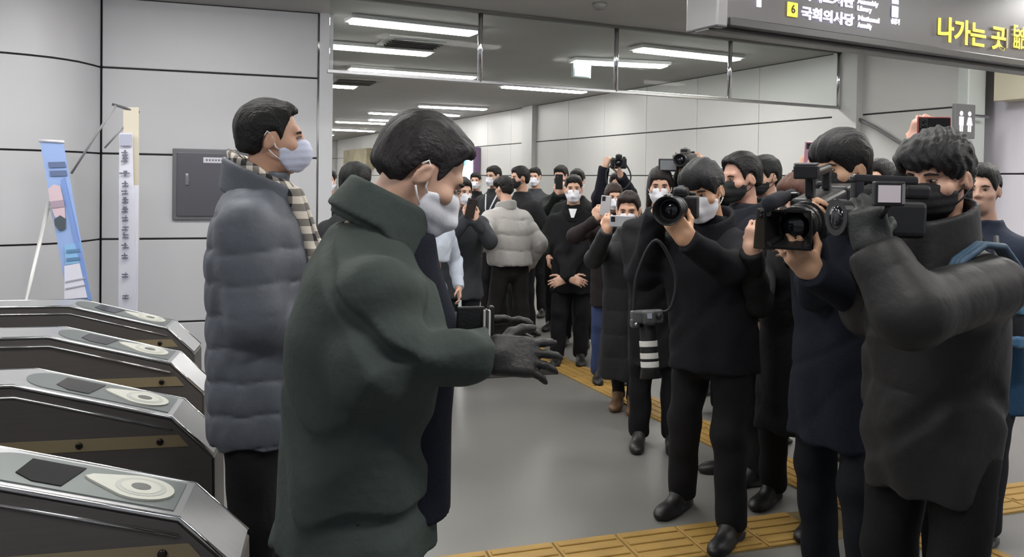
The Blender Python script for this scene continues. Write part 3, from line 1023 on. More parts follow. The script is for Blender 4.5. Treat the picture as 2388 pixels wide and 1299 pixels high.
HL = {   # hairline height (z) against y, side view
    'short': ([-.2, -.10, -.06, -.035, -.022, .018, .030, .045, .058, .072, .12], [-.055, -.062, -.062, -.045, .020, .020, -.020, -.012, .030, .064, .066]),
    'receding': ([-.2, -.10, -.06, -.035, -.022, .018, .030, .040, .052, .066, .12], [-.034, -.042, -.052, -.045, .022, .022, -.016, .010, .060, .082, .09]),
    'crop': ([-.2, -.10, -.06, -.035, -.022, .018, .030, .045, .058, .072, .12], [-.040, -.045, -.040, -.020, .026, .026, .000, .010, .040, .056, .058]),
    'bangs': ([-.2, -.10, -.06, -.035, -.022, .016, .026, .045, .058, .072, .14], [-.070, -.080, -.078, -.060, .006, .006, -.020, -.020, .010, .024, .026]),
    'perm': ([-.2, -.10, -.06, -.035, -.022, .016, .026, .045, .058, .072, .16], [-.060, -.070, -.066, -.050, .010, .010, -.008, -.004, .020, .030, .030]),
    'long': ([-.2, -.10, -.06, -.02, .0, .02, .040, .055, .066, .078, .14], [-.30, -.30, -.28, -.20, -.12, -.10, -.05, .010, .040, .050, .05]),
    'bun': ([-.2, -.10, -.06, -.035, -.022, .018, .030, .045, .058, .072, .12], [-.060, -.066, -.060, -.040, .014, .014, -.030, .005, .044, .062, .064]),
}
def hair_f(q, style, vol):
    tx, ty, tz = 0.010 * vol, 0.014 * vol, 0.016 * vol
    b = ell(q, (0, -0.016, 0.038), (0.078 + tx, 0.097 + ty, 0.087 + tz))
    b = smin(b, ell(q, (0, -0.060, -0.025), (0.062 + tx * .6, 0.048 + ty * .6, 0.060)), 0.03)
    if style in ('short', 'receding', 'crop', 'bun'):
        b = smin(b, ell(q, (0.010, 0.052, 0.088), (0.056, 0.034, 0.018 + 0.010 * vol)), 0.025)
    if style == 'bangs':
        b = smin(b, ell(q, (0, 0.052, 0.058), (0.080, 0.056, 0.056)), 0.03)
    if style == 'perm':
        b = smin(b, ell(q, (0, 0.040, 0.060), (0.096, 0.080, 0.062)), 0.03)
    if style == 'long':
        b = smin(b, ell(q, (0, -0.045, -0.12), (0.098, 0.075, 0.19)), 0.05)
    if style == 'bun':
        b = smin(b, ell(q, (0, -0.115, 0.02), (0.035, 0.035, 0.035)), 0.02)
    ys, zs = HL[style]
    zl = np.interp(q[:, 1], ys, zs).astype(f4)
    if style in ('short', 'receding'):
        zl = zl - 0.010 * (np.abs(q[:, 0]) / 0.05) ** 2 * (q[:, 1] > 0.05)
    if style in ('bangs', 'perm'):
        zl = zl - 0.006 * np.sin(q[:, 0] * 95 + 1.0) - 0.004 * np.sin(q[:, 0] * 210)
    r = (zl - q[:, 2]) * 0.62
    d = smax(b, r, 0.012)
    x, y, z = q[:, 0], q[:, 1], q[:, 2]
    if style == 'perm':
        d = d + 0.0045 * np.sin(x * 95 + 2 * np.sin(z * 60)) * np.sin(y * 85 + 1.5 * np.sin(x * 70)) * np.sin(z * 90 + 1) + 0.0028 * np.sin(x * 230 + y * 150 + 3 * np.sin(z * 60))
    else:
        d = d + 0.0022 * np.sin(x * 150 + 2.2 * np.sin(y * 26 + z * 17)) + 0.0012 * np.sin(x * 330 + 3 * np.sin(y * 40 - z * 25))
    return d
def mask_f(q, kind):
    d = smin(ell(q, (0, 0.022, -0.035), (0.066, 0.076, 0.085)), ell(q, (0, 0.048, -0.086), (0.043, 0.042, 0.034)), 0.03) - 0.006
    if kind == 'kf':
        d = smin(d, seg(q, (0, 0.094, -0.040), (0, 0.116, -0.066), 0.014, 0.012), 0.045)
        d = smin(d, seg(q, (0, 0.112, -0.066), (0, 0.080, -0.112), 0.012, 0.018), 0.03)
        aq = q.copy(); aq[:, 0] = np.abs(q[:, 0])
        d = d - 0.003 * np.abs(np.sin((q[:, 2] + 0.05) * 70))
    else:
        d = smin(d, ell(q, (0, 0.088, -0.052), (0.044, 0.046, 0.052)), 0.03)
        d = d - 0.0012 * np.sin(q[:, 2] * 260)
    y = q[:, 1]
    zt = np.interp(y, [0.015, 0.05, 0.09, 0.13], [-0.040, -0.026, -0.006, -0.002]).astype(f4)
    zb = np.interp(y, [0.015, 0.045, 0.09, 0.13], [-0.066, -0.112, -0.124, -0.112]).astype(f4)
    r = np.maximum(np.maximum(q[:, 2] - zt, zb - q[:, 2]), 0.020 - y) * 0.8
    return smax(d, r, 0.005)

# ------------------------------------------------------------------ hands
CURL = {'relax': (22, 28, 18, 0.3), 'hold': (38, 55, 30, 0.8), 'grip': (62, 72, 40, 1.0), 'flat': (6, 8, 5, 0.1), 'cup': (28, 38, 25, 0.5), 'pinch': (48, 40, 20, 0.9), 'spread': (10, 20, 14, 0.1)}
class Hand:
    def __init__(s, wrist, fdir, back, side, curl='relax', sc=1.0, fat=1.0):
        y = unit(fdir)
        z = unit(A(back) - y * float(A(back) @ y))
        x = np.cross(y, z)
        s.R = np.stack([x, y, z], 1).astype(f4)
        s.w = A(wrist); s.side = side; s.sc = sc; s.fat = fat
        c1, c2, c3, th = CURL[curl]
        s.bones = []
        for i, (bx, by, L, r) in enumerate([(.029, .092, .070, .0088), (.0095, .096, .079, .0092), (-.0105, .092, .073, .0088), (-.029, .084, .057, .0078)]):
            p = np.array([bx * side, by, 0.0])
            a = 0.0
            sp = (0.10, 0.03, -0.04, -0.12)[i] * side * (1.0 if c1 < 40 else 0.4) * (2.6 if curl == 'spread' else 1.0)
            for k, (fr, cc) in enumerate(zip((.46, .30, .24), (c1, c2, c3))):
                a += math.radians(cc * (1 + 0.06 * i))
                d = np.array([sp, math.cos(a), -math.sin(a)])
                p2 = p + d / np.linalg.norm(d) * L * fr
                s.bones.append((p, p2, r * (1 - .10 * k), r * (1 - .10 * (k + 1))))
                p = p2
        p = np.array([.026 * side, .028, -.006])
        for L, d, r in ((.046, (.80 * side, .55, -.35 - .5 * th), .0125), (.034, ((.55 - .5 * th) * side, .80, -.35 - .4 * th), .0105), (.028, ((.30 - .7 * th) * side, .90, -.25 - .3 * th), .0095)):
            d = np.array(d); p2 = p + d / np.linalg.norm(d) * L
            s.bones.append((p, p2, r, r * .9)); p = p2
        s.c = s.w + s.R @ A((0, .085, -.02)) * sc
        s.rad = 0.145 * sc
    def f(s, P):
        q = ((P - s.w) @ s.R) / s.sc
        fat = s.fat
        d = rbox(q, (0, .052, 0), (.040 * fat, .048, .0145 * fat), .013)
        d = smin(d, ell(q, (.018 * s.side, .035, -.010), (.020, .032, .014)), .012)
        d = smin(d, seg(q, (0, -.010, 0), (0, .02, 0), .026, .027), .02)
        for a, b, ra, rb in s.bones:
            d = smin(d, seg(q, a, b, ra * fat, rb * fat), .006)
        return d * s.sc
    def tip(s, v):
        return s.w + s.R @ A(v) * s.sc
# ------------------------------------------------------------------ people
SKIN = (206, 164, 142)
M_sk = {}
def skin(rgb=SKIN):
    return mat('skin', rgb, 0.5, noise=0.05, nscale=30, sss=0.08)
def cloth_mat(rgb, kind):
    if kind == 'puffer':
        return mat('quilted nylon', rgb, 0.55, noise=0.05, nscale=14, bump=0.25, bscale=28, spec=0.35)
    if kind == 'wool':
        return mat('wool cloth', rgb, 0.9, noise=0.10, nscale=60, bump=0.3, bscale=220, spec=0.2)
    return mat('woven cloth', rgb, 0.8, noise=0.06, nscale=20, bump=0.25, bscale=45, spec=0.25)
def hair_mat(rgb=(27, 24, 24)):
    return mat('hair', rgb, 0.52, noise=0.35, nscale=60, bump=0.6, bscale=110, stretch=(3, .6, .6), spec=0.3)
MASKC = {'white': ((232, 232, 240), 'kf'), 'surgical': ((206, 210, 232), 'surgical'), 'black': ((26, 26, 28), 'surgical'), 'blackkf': ((24, 24, 26), 'kf')}
M_eyew = mat('eye white', (168, 158, 152), 0.3)
M_eyed = mat('eye dark', (26, 20, 18), 0.25)
M_loop = mat('ear loop white', (236, 232, 230), 0.7)
M_loopb = mat('ear loop black', (30, 30, 32), 0.7)
M_shoe = mat('black shoe', (24, 23, 23), 0.4)
def ik(S, W, L1, L2, hint):
    S, W, hint = Vector(S), Vector(W), Vector(hint)
    d = W - S
    D = d.length
    if D > (L1 + L2) * 0.995:
        k = D / ((L1 + L2) * 0.995)
        L1 *= k; L2 *= k
    a = (L1 * L1 - L2 * L2 + D * D) / (2 * D)
    hgt = math.sqrt(max(0, L1 * L1 - a * a))
    dn = d.normalized()
    hv = (hint - dn * hint.dot(dn)).normalized()
    return S + dn * a + hv * hgt

def person(label, px, py, Z, face, s=1.0, head=(0, 0, 0), lean=0.0, hfwd=0.045, hair='short', vol=1.0, hairc=(27, 24, 24),
           mask='white', coat=None, pants=(26, 26, 29), arms=(None, None), feet=((-.10, .0), (.10, .0)), h=0.010, skinc=SKIN,
           shoes=(24, 23, 23), fat=1.0, wid=1.0, group=None, glove=None, hipy=0.0, headtop=0.115, neck=0.0, hs=1.0, twist=0.0, eyes=True, pantfat=1.0):
    """px, py, Z: picture position and depth of the crown of the head.  face: heading, 0 = to the right, 90 = away, -90 = towards us"""
    coat = dict(coat or {})
    k_h = 0.88 * s * hs                                 # head scale
    hcw = at(px, py, Z)
    hcw.z -= headtop * s * hs
    fa = math.radians(face)
    fwd = Vector((math.cos(fa), math.sin(fa), 0))
    base = Vector((hcw.x, hcw.y, 0)) - fwd * (lean + hfwd)
    root = thing('person', label, 'person', base, fa - PI / 2, group)
    RI = Matrix.Rotation(-(fa - PI / 2), 3, 'Z')
    def L(p):
        return RI @ (Vector(p) - base)
    def LP(q):
        return L(at(*q)) if len(q) == 3 and q[2] > 1.0 and q[0] > 5 else Vector(q)
    hc = Vector((0, lean + hfwd, hcw.z))
    S = hcw.z - (0.228 - neck) * s                     # shoulder height
    sw = 0.185 * s * wid
    hip = S - 0.50 * s
    Rh = Matrix.Rotation(math.radians(head[0]), 3, 'Z') @ Matrix.Rotation(math.radians(-head[1]), 3, 'X') @ Matrix.Rotation(math.radians(head[2]), 3, 'Y')
    Rhn = np.array(Rh, dtype=f4)
    hcn = A(hc)
    def Q(P):
        return (P - hcn) @ Rhn / k_h
    def hw(v):
        return hc + Rh @ (Vector(v) * k_h)
    # ---- arms
    ca = math.cos(math.radians(twist)); sa_ = math.sin(math.radians(twist))
    sh, el, wr, hands = [], [], [], []
    for i, sd in enumerate((-1, 1)):
        sh.append(Vector((sd * (sw - 0.012 * s) * ca, lean - sd * sw * sa_, S - 0.052 * s)))
        a = arms[i] or {}
        if 'w' in a:
            w = LP(a['w'])
        else:
            w = Vector((sd * (sw + 0.075 * s), lean * .6 + 0.06 * s, S - 0.50 * s))
        hint = Vector(a.get('hint', (sd * 0.5, -0.6, -0.5)))
        if 'e' in a:
            e = LP(a['e'])
        else:
            e = ik(sh[-1], w, 0.285 * s, 0.255 * s, hint)
        wr.append(w); el.append(e)
        fd = a.get('dir')
        fdv = (RI @ Vector(fd)) if fd is not None else (w - e).normalized() * 0.8 + Vector((0, 0, -0.2))
        bk = a.get('back')
        bkv = (RI @ Vector(bk)) if bk is not None else Vector((sd, 0.25, 0.1))
        thumb = a.get('thumb', None)
        if thumb is None:
            # natural thumb side: right hand (+1): fingers y, back z -> thumb on -x ; left hand on +x
            thumb = -1 if sd > 0 else 1
        hands.append(Hand(w, fdv, bkv, thumb, a.get('curl', 'relax'), s * a.get('hs', 1.0), 1.12 if glove and glove[i] else 1.0))
    # ---- body: one continuous surface
    nb = Vector((0, lean * .92, S + 0.035 * s))
    jaw0 = hw((0, -0.022, -0.055))
    def body(P):
        d = smin(seg(P, jaw0, nb, 0.055 * k_h, 0.060 * s), ell(P, (0, lean * .75, S - 0.09 * s), (0.155 * s * wid, 0.085 * s, 0.13 * s)), 0.05)
        d = smin(d, ell(P, (0, lean * .35 + hipy * .5, S - 0.32 * s), (0.125 * s, 0.085 * s, 0.24 * s)), 0.05)
        # head
        m = nrm(P - hcn) < 0.22 * k_h
        dh = nrm(P - hcn) - 0.15 * k_h
        if m.any():
            q = Q(P[m])
            dd = np.minimum(skull(q), 1e3)
            dd = smin(dd, ears(q), 0.006) * k_h
            dh[m] = dd
            d = np.where(m, smin(d, dh, 0.022), np.minimum(d, dh))
        else:
            d = np.minimum(d, dh)
        for i in (0, 1):
            da = smin(seg(P, sh[i], el[i], 0.036 * s, 0.032 * s), seg(P, el[i], wr[i], 0.032 * s, 0.026 * s), 0.02)
            d = smin(d, da, 0.02)
            if not (glove and glove[i]):
                H = hands[i]
                dist = nrm(P - H.c)
                m = dist < H.rad + 0.05
                dl = dist - H.rad
                if m.any():
                    dl[m] = H.f(P[m])
                d = np.where(m, smin(d, dl, 0.012), np.minimum(d, dl))
        return d
    xs = [p.x for p in sh + el + wr] + [hc.x] + [float(Hh.c[0]) for Hh in hands]
    ys = [p.y for p in sh + el + wr] + [hc.y] + [float(Hh.c[1]) for Hh in hands]
    zs = [p.z for p in sh + el + wr] + [hc.z] + [float(Hh.c[2]) for Hh in hands]
    pad = 0.15
    lo = (min(xs) - pad, min(ys) - pad, min(hip - 0.02, min(zs) - 0.12))
    hi = (max(xs) + pad, max(ys) + pad, max(hc.z + 0.14 * s, max(zs) + 0.12))
    nets('body', body, lo, hi, h if not coat.get('fine') else h, skin(skinc), root)
    if glove:
        for i in (0, 1):
            if glove[i]:
                H = hands[i]
                nets('glove', H.f, H.c - H.rad, H.c + H.rad, min(h, 0.0055), mat('glove', glove[i], 0.55, bump=0.2, bscale=120), root)
    # ---- hair, mask, eyes
    c = hw((0, -0.02, 0.0))
    ext = 0.17 * k_h + (0.19 * k_h if hair == 'long' else 0)
    if hair != 'none':
        nets('hair', lambda P: hair_f(Q(P), hair, vol) * k_h, A(c) - ext, A(c) + 0.185 * k_h, min(h, 0.008), hair_mat(hairc), root)
    if mask:
        rgb, kind = MASKC[mask]
        c = hw((0, 0.07, -0.06))
        mo = nets('face_mask', lambda P: mask_f(Q(P), kind) * k_h, A(c) - 0.11 * k_h, A(c) + 0.11 * k_h, min(h, 0.006), mat('mask ' + mask, rgb, 0.75, bump=0.12, bscale=60), root)
        lm = M_loop if 'black' not in mask else M_loopb
        for sd in (-1, 1):
            bm = bmesh.new()
            add_tube(bm, [hw((sd * .066, .030, -.046)), hw((sd * .0775, .012, -.030)), hw((sd * .081, .000, .012)), hw((sd * .0835, -.012, .022)), hw((sd * .085, -.022, .008))], 0.0025 * k_h, 6)
            add_tube(bm, [hw((sd * .060, .030, -.078)), hw((sd * .0745, .006, -.058)), hw((sd * .0815, -.010, -.040))], 0.0025 * k_h, 6)
            bm_obj('ear_loop', bm, lm, root, True)
    if eyes:
        for sd in (-1, 1):
            bm = bmesh.new()
            Rm = Rh.to_4x4()
            bmesh.ops.create_uvsphere(bm, u_segments=12, v_segments=8, radius=k_h, matrix=Matrix.Translation(hw((sd * .031, .0885, .000))) @ Rm @ Matrix.Diagonal((.0125, .0075, .0052, 1)))
            eo = bm_obj('eye', bm, M_eyew, root, True)
            bm = bmesh.new()
            bmesh.ops.create_uvsphere(bm, u_segments=10, v_segments=6, radius=k_h, matrix=Matrix.Translation(hw((sd * .031, .0935, .000))) @ Rm @ Matrix.Diagonal((.0056, .0038, .0050, 1)))
            bm_obj('iris', bm, M_eyed, eo, True)
            bm = bmesh.new()
            add_tube(bm, [hw((sd * .014, .0955, .0160)), hw((sd * .030, .0955, .0195)), hw((sd * .048, .0830, .0150))], [.0030 * k_h, .0040 * k_h, .002 * k_h], 6)
            bm_obj('eyebrow', bm, mat('eyebrow', (34, 28, 26), 0.8), root, True)
            bm = bmesh.new()
            add_tube(bm, [hw((sd * .018, .0945, .0010)), hw((sd * .031, .0965, .0046)), hw((sd * .046, .0865, .0010))], [.0016 * k_h, .0026 * k_h, .0016 * k_h], 6)
            bm_obj('eyelid', bm, mat('eyelid', (74, 52, 44), 0.7), root, True)
    # ---- coat
    hem = coat.get('hem', hip - 0.12 * s)
    kind = coat.get('kind', 'cloth')
    flare = coat.get('flare', 1.0)
    pf = coat.get('pf', 1.0)
    sl = coat.get('sl', 1.0)
    bulge = coat.get('puff', 0.0)
    sp = coat.get('sp', 0.10)
    fold = coat.get('fold', 0.006)
    colr = coat.get('collar', 0.06)
    k = s * fat
    dy = coat.get('dy', 0.0)
    rows = [(hip, 0.185 * k, 0.140 * k * pf, 0, hipy + dy), (S - 0.34 * s, 0.182 * k, 0.138 * k * pf, 0, hipy * .6 + lean * .35 + dy),
            (S - 0.15 * s, 0.200 * k * wid, 0.145 * k * pf, 0, lean * .75 + dy), (S - 0.03 * s, 0.190 * s * wid, 0.118 * k, 0, lean * .92 + dy * .5),
            (S + 0.028 * s, 0.130 * s * wid, 0.090 * s, 0, lean), (S + 0.06 * s, 0.085 * s, 0.080 * s, 0, lean + 0.006), (S + (0.06 + colr * .6) * s, 0.078 * s, 0.078 * s, 0, lean + hfwd * .35)]
    if hem < hip - 0.02:
        rows.insert(0, (hem, 0.185 * k * flare, 0.140 * k * pf * flare, 0, hipy * 1.2 + dy * 1.4 + coat.get('hy', 0.0)))
    else:
        rows = [r for r in rows if r[0] > hem + 0.02]
        rows.insert(0, (hem, 0.186 * k * flare, 0.140 * k * pf * flare, 0, hipy + dy))
    seed = (px * 0.013) % 6.28
    def coatf(P):
        d = loft(P, rows, 2.35)
        x, y, z = P[:, 0], P[:, 1], P[:, 2]
        th = np.arctan2(x, y)
        if bulge:
            d = d - bulge * ((np.abs(np.sin(PI * (z - hem + 0.008 * np.sin(th * 2 + seed) + 0.004 * np.sin(th * 9)) / sp)) + 1e-4) ** 0.22 - 0.65)
            d = d - bulge * .10 * np.sin(th * 16 + seed + 9 * z) * np.sin(z * 40 + th * 4)
        low = np.clip((S - 0.30 - z) / 0.4, 0, 1)
        d = d - fold * .7 * low * np.sin(th * 7 + seed + 2 * np.sin(z * 5)) - fold * .5 * np.sin(z * 9 + th * 2 + seed) * np.sin(th * 2 + z * 5)
        cr = None
        if not bulge or coat.get('cr'):
            n1 = np.sin(15 * x + 8 * z + seed + 2.2 * np.sin(8 * y + 5 * z + seed) + 1.2 * np.sin(13 * z + 3 * x))
            n2 = np.sin(17 * z - 9 * y + 2 * seed + 2.4 * np.sin(9 * x + 4 * y) + 1.1 * np.sin(12 * y - 6 * x + seed))
            cr = fold * (np.clip((n1 - .70) / .30, 0, 1) ** 1.5 + np.clip((n2 - .62) / .38, 0, 1) ** 1.5 - .18)
            d = d + cr * .8
        for i in (0, 1):
            s_, e_, w_ = A(sh[i]), A(el[i]), A(wr[i])
            cut = unit(w_ - e_)
            d1, t1 = seg(P, s_ , e_, 0.066 * k * (1 + (sl - 1) * .5), 0.062 * k * sl, True)
            d2, t2 = seg(P, e_, w_, 0.061 * k * sl, 0.048 * k * sl, True)
            d2 = smax(d2, (P - w_) @ cut - 0.012, 0.008)
            if bulge:
                d1 = d1 - bulge * .8 * ((np.abs(np.sin(PI * (t1 * 3.0 + .12 * np.sin(9 * x + 7 * y)))) + 1e-4) ** 0.22 - 0.6)
                d2 = d2 - bulge * .8 * ((np.abs(np.sin(PI * (t2 * 2.6 + .4))) + 1e-4) ** 0.22 - 0.6)
            else:
                nl = np.exp(-((P - e_) ** 2).sum(1) / (0.11 ** 2))
                kk_ = cr * (1.0 + 1.2 * nl) if cr is not None else 0.0
                d1 = d1 + kk_ - fold * .35 * np.sin(t1 * 9 + 12 * y + 5 * x + seed)
                d2 = d2 + kk_ - fold * .35 * np.sin(t2 * 8 + 11 * z + seed)
            d = smin(d, smin(d1, d2, 0.03), coat.get('ak', 0.045))
        # neck opening
        dn = seg(P, nb + Vector((0, 0.0, 0.055 * s)), hw((0, -0.018, -0.045)), 0.064 * s, 0.066 * s)
        d = smax(d, -dn, 0.012)
        return d
    hc_ = coat.get('h', h * 1.15)
    rx = max(r[1] for r in rows) + 0.04
    ry = max(r[2] for r in rows) + 0.04
    cys = [r[4] for r in rows]
    lo = (min(-rx, min(p.x for p in sh + el + wr) - 0.12), min(min(cys) - ry, min(p.y for p in sh + el + wr) - 0.12), min(hem - 0.02, min(p.z for p in wr + el) - 0.12))
    hi = (max(rx, max(p.x for p in sh + el + wr) + 0.12), max(max(cys) + ry, max(p.y for p in sh + el + wr) + 0.12), max(S + 0.16 * s, max(p.z for p in wr + el) + 0.12))
    co = nets(coat.get('name', 'coat'), coatf, lo, hi, hc_, cloth_mat(coat.get('rgb', (28, 28, 31)), kind), root)
    if coat.get('rim'):
        # stand collar round the neck
        rgb = coat['rim']
        hgt = coat.get('rimh', 0.075) * s
        def rimf(P):
            q = P - A((0, lean + 0.004 + coat.get('rimy', 0.0), S + 0.045 * s))
            tilt = coat.get('tilt', 0.35); rr0 = coat.get('rimr', 0.083)
            z = q[:, 2] - q[:, 1] * -tilt
            g = np.sqrt(((q[:, 0]) / 1.0) ** 2 + ((q[:, 1] - 0.010 * s) / 1.08) ** 2)
            d = np.abs(g - (rr0 * s - 0.08 * z)) - 0.010 * s
            return smax(smax(d, z - hgt, 0.01), -0.05 * s - z, 0.01)
        cc = Vector((0, lean + coat.get('rimy', 0.0), S + 0.08 * s))
        nets('collar', rimf, A(cc) - 0.20 * s, A(cc) + 0.20 * s, hc_ * .9, cloth_mat(rgb, kind), root)
    # ---- trousers and shoes
    if pants is not None:
        feetv = [Vector((fx * s, fy * s, 0)) for fx, fy in feet]
        hips = [Vector((-.092 * s, hipy, hip - 0.02 * s)), Vector((.092 * s, hipy, hip - 0.02 * s))]
        kn, an = [], []
        for i in (0, 1):
            a = feetv[i] + Vector((0, -0.03, 0.085))
            kk = (hips[i] + a) / 2 + Vector((0, 0.035 * s, 0.02))
            kn.append(kk); an.append(a)
        def pf_(P):
            d = ell(P, (0, hipy, hip), (0.165 * s, 0.115 * s, 0.14 * s))
            for i in (0, 1):
                r0, r1, r2 = 0.090 * s * pantfat, 0.072 * s * pantfat, 0.066 * s * pantfat
                dl = smin(seg(P, hips[i], kn[i], r0, r1), seg(P, kn[i], an[i], r1, r2), 0.03)
                dl = dl - 0.005 * np.sin(P[:, 2] * 26 + 20 * P[:, 1] + i * 2) * np.sin(P[:, 0] * 20 + P[:, 2] * 5)
                d = smin(d, dl, 0.02)
            return smax(d, 0.05 - P[:, 2], 0.01)
        fx = [v.x for v in feetv] + [-.1, .1]; fy = [v.y for v in feetv] + [hipy]
        hp = max(h * 1.5, 0.013)
        nets('trousers', pf_, (min(fx) - .17, min(fy) - .2, 0.0), (max(fx) + .17, max(fy) + .2, hip + .16 * s), hp, cloth_mat(pants, 'cloth'), root)
        for i in (0, 1):
            v = feetv[i]
            def sf(P, v=v, i=i):
                o = (-1, 1)[i] * 0.012
                d = smin(ell(P, v + Vector((o, 0.105 * s, 0.024)), (0.047 * s, 0.095 * s, 0.036 * s)), ell(P, v + Vector((0, -0.045 * s, 0.030)), (0.040 * s, 0.060 * s, 0.046 * s)), 0.03)
                d = smin(d, seg(P, v + Vector((o * .5, 0.050 * s, 0.035)), v + Vector((0, -0.03 * s, 0.10)), 0.036 * s, 0.043 * s), 0.025)
                sole = rbox(P, v + Vector((o * .6, 0.03 * s, 0.010)), (0.046 * s, 0.145 * s, 0.011), 0.010)
                d = smin(d, smax(sole, ell(P, v + Vector((o * .6, 0.03 * s, 0.0)), (0.052 * s, 0.168 * s, 0.3)), 0.006), 0.004)
                return smax(d, 0.001 - P[:, 2], 0.003)
            nets('shoe', sf, (v.x - .08, v.y - .14, 0), (v.x + .09, v.y + .24, .17), 0.0085, mat('shoe', shoes, 0.45), root)
    root_info = dict(root=root, hc=hc, hw=hw, S=S, hip=hip, lean=lean, L=L, wr=wr, el=el, sh=sh, hands=hands, s=s, base=base, fwd=fwd, coat=co, hem=hem, rows=rows, Q=Q)
    return root_info

def extra_loft(I, name, rows, m, h=0.010, e=2.3):
    T = [r[0] for r in rows]
    rx = max(r[1] + abs(r[3]) for r in rows) + .02
    ry = max(r[2] + abs(r[4]) for r in rows) + .02
    return nets(name, lambda P: loft(P, rows, e), (-rx, -ry, min(T)), (rx, ry, max(T)), h, m, I['root'])
def part_tube(I, name, pts, r, m, n=10):
    return tube(name, pts, r, m, I['root'], n)
def check_mat():
    m = bpy.data.materials.new('checked wool')
    m.use_nodes = True
    nt = m.node_tree
    b = nt.nodes['Principled BSDF']
    b.inputs['Roughness'].default_value = 0.95
    tc = nt.nodes.new('ShaderNodeTexCoord')
    sp = nt.nodes.new('ShaderNodeSeparateXYZ')
    nt.links.new(tc.outputs['Object'], sp.inputs[0])
    def band(sock, sc, w):
        a = nt.nodes.new('ShaderNodeMath'); a.operation = 'MULTIPLY'; a.inputs[1].default_value = sc
        nt.links.new(sock, a.inputs[0])
        f = nt.nodes.new('ShaderNodeMath'); f.operation = 'FRACT'
        nt.links.new(a.outputs[0], f.inputs[0])
        g = nt.nodes.new('ShaderNodeMath'); g.operation = 'GREATER_THAN'; g.inputs[1].default_value = w
        nt.links.new(f.outputs[0], g.inputs[0])
        return g.outputs[0]
    at2 = nt.nodes.new('ShaderNodeMath'); at2.operation = 'ARCTAN2'
    nt.links.new(sp.outputs[0], at2.inputs[0]); nt.links.new(sp.outputs[1], at2.inputs[1])
    u = band(at2.outputs[0], 2.6, 0.5)
    v = band(sp.outputs[2], 22.0, 0.5)
    ad = nt.nodes.new('ShaderNodeMath'); ad.operation = 'ADD'
    nt.links.new(u, ad.inputs[0]); nt.links.new(v, ad.inputs[1])
    rp = nt.nodes.new('ShaderNodeValToRGB'); rp.color_ramp.interpolation = 'CONSTANT'
    rp.color_ramp.elements[0].position = 0.0; rp.color_ramp.elements[0].color = (*lin((226, 216, 204)), 1)
    rp.color_ramp.elements[1].position = 0.75; rp.color_ramp.elements[1].color = (*lin((40, 40, 42)), 1)
    e2 = rp.color_ramp.elements.new(0.34); e2.color = (*lin((134, 128, 122)), 1)
    hf = nt.nodes.new('ShaderNodeMath'); hf.operation = 'MULTIPLY'; hf.inputs[1].default_value = 0.5
    nt.links.new(ad.outputs[0], hf.inputs[0])
    nt.links.new(hf.outputs[0], rp.inputs[0])
    nt.links.new(rp.outputs[0], b.inputs['Base Color'])
    return m
# ------------------------------------------------------------------ the two men in front
GREEN = (62, 70, 67)
P2 = person('man in a dark green coat and white mask bowing over a black wallet', 985, 270, 1.77, 14, s=1.03, head=(3, 30, 0), lean=0.0, hfwd=0.115, neck=0.05, hs=1.04,
            hair='receding', vol=1.0, hairc=(44, 41, 42), mask='white', fat=1.06, wid=1.06, h=0.0052, skinc=(204, 164, 143),
            coat=dict(rgb=GREEN, hem=0.80, kind='cloth', pf=1.08, fold=0.013, h=0.0065, sl=1.12, flare=1.07, ak=0.036),
            pants=(24, 24, 27), glove=((30, 28, 29), (30, 28, 29)), hipy=-0.02,
            arms=(dict(w=(1096, 776, 1.86), e=(985, 860, 1.97), dir=(0.95, -0.10, 0.10), back=(0.1, 0.75, 0.6), curl='spread', hs=.95),
                  dict(w=(1138, 826, 1.62), e=(885, 862, 1.53), dir=(0.95, 0.12, -0.08), back=(0.1, -0.8, 0.5), curl='spread', hs=.92)))
P1 = person('man in a grey quilted padded coat with checked scarf and lilac mask', 636, 235, 2.52, 8, s=1.03, head=(6, -3, 0), lean=0.0, hfwd=0.045,
            hair='receding', vol=1.1, hairc=(24, 22, 22), mask='surgical', fat=1.04, wid=1.03, h=0.0062, skinc=(196, 152, 128), neck=0.028,
            coat=dict(rgb=(90, 94, 103), hem=0.78, kind='puffer', pf=1.0, puff=0.015, sp=0.098, fold=0.003, h=0.0075, sl=1.2, ak=0.034, dy=0.012, rim=(86, 90, 98), rimh=0.055, tilt=0.45, rimr=0.10),
            pants=(26, 26, 28), arms=(None, dict(w=(700, 790, 2.42), e=(600, 740, 2.32), dir=(0.9, 0.3, -0.1), curl='relax')))

# ------------------------------------------------------------------ the crowd
BLK = (27, 27, 30)
crowd = []
def add(key, *a, **k):
    crowd.append(key)
    globals()[key] = person(*a, **k)
add('F1', 'small far man with white mask and black coat standing beside the glowing advert box', 1109, 402, 10.6, -95, s=0.98, hair='crop', h=0.012, coat=dict(rgb=(30, 30, 33), hem=0.85))
add('F2', 'tall man with glasses, white mask and a pale lanyard behind the grey padded jacket', 1151, 387, 8.9, -118, s=1.0, hair='crop', h=0.011, head=(-10, 0, 0), coat=dict(rgb=(48, 49, 52), hem=0.85))
add('F3', 'person in dark grey coat and white mask holding a phone beside the bowed man', 1080, 414, 6.5, -75, s=0.95, hair='short', h=0.010, head=(15, 8, 0),
    coat=dict(rgb=(58, 60, 64), hem=0.62, flare=1.15), pants=(50, 50, 54), lean=0.02,
    arms=(dict(w=(1108, 512, 6.25), dir=(-.4, 0, .9), back=(.2, -1, 0), curl='hold'), dict(w=(1088, 508, 6.25), dir=(.3, 0, .9), back=(-.2, -1, 0), curl='hold')))
add('F3a', 'person in a white top and light jeans half hidden by the bowed man', 1002, 425, 5.85, -60, s=0.92, hair='short', h=0.011,
    coat=dict(rgb=(198, 206, 220), hem=0.98), pants=(128, 138, 158))
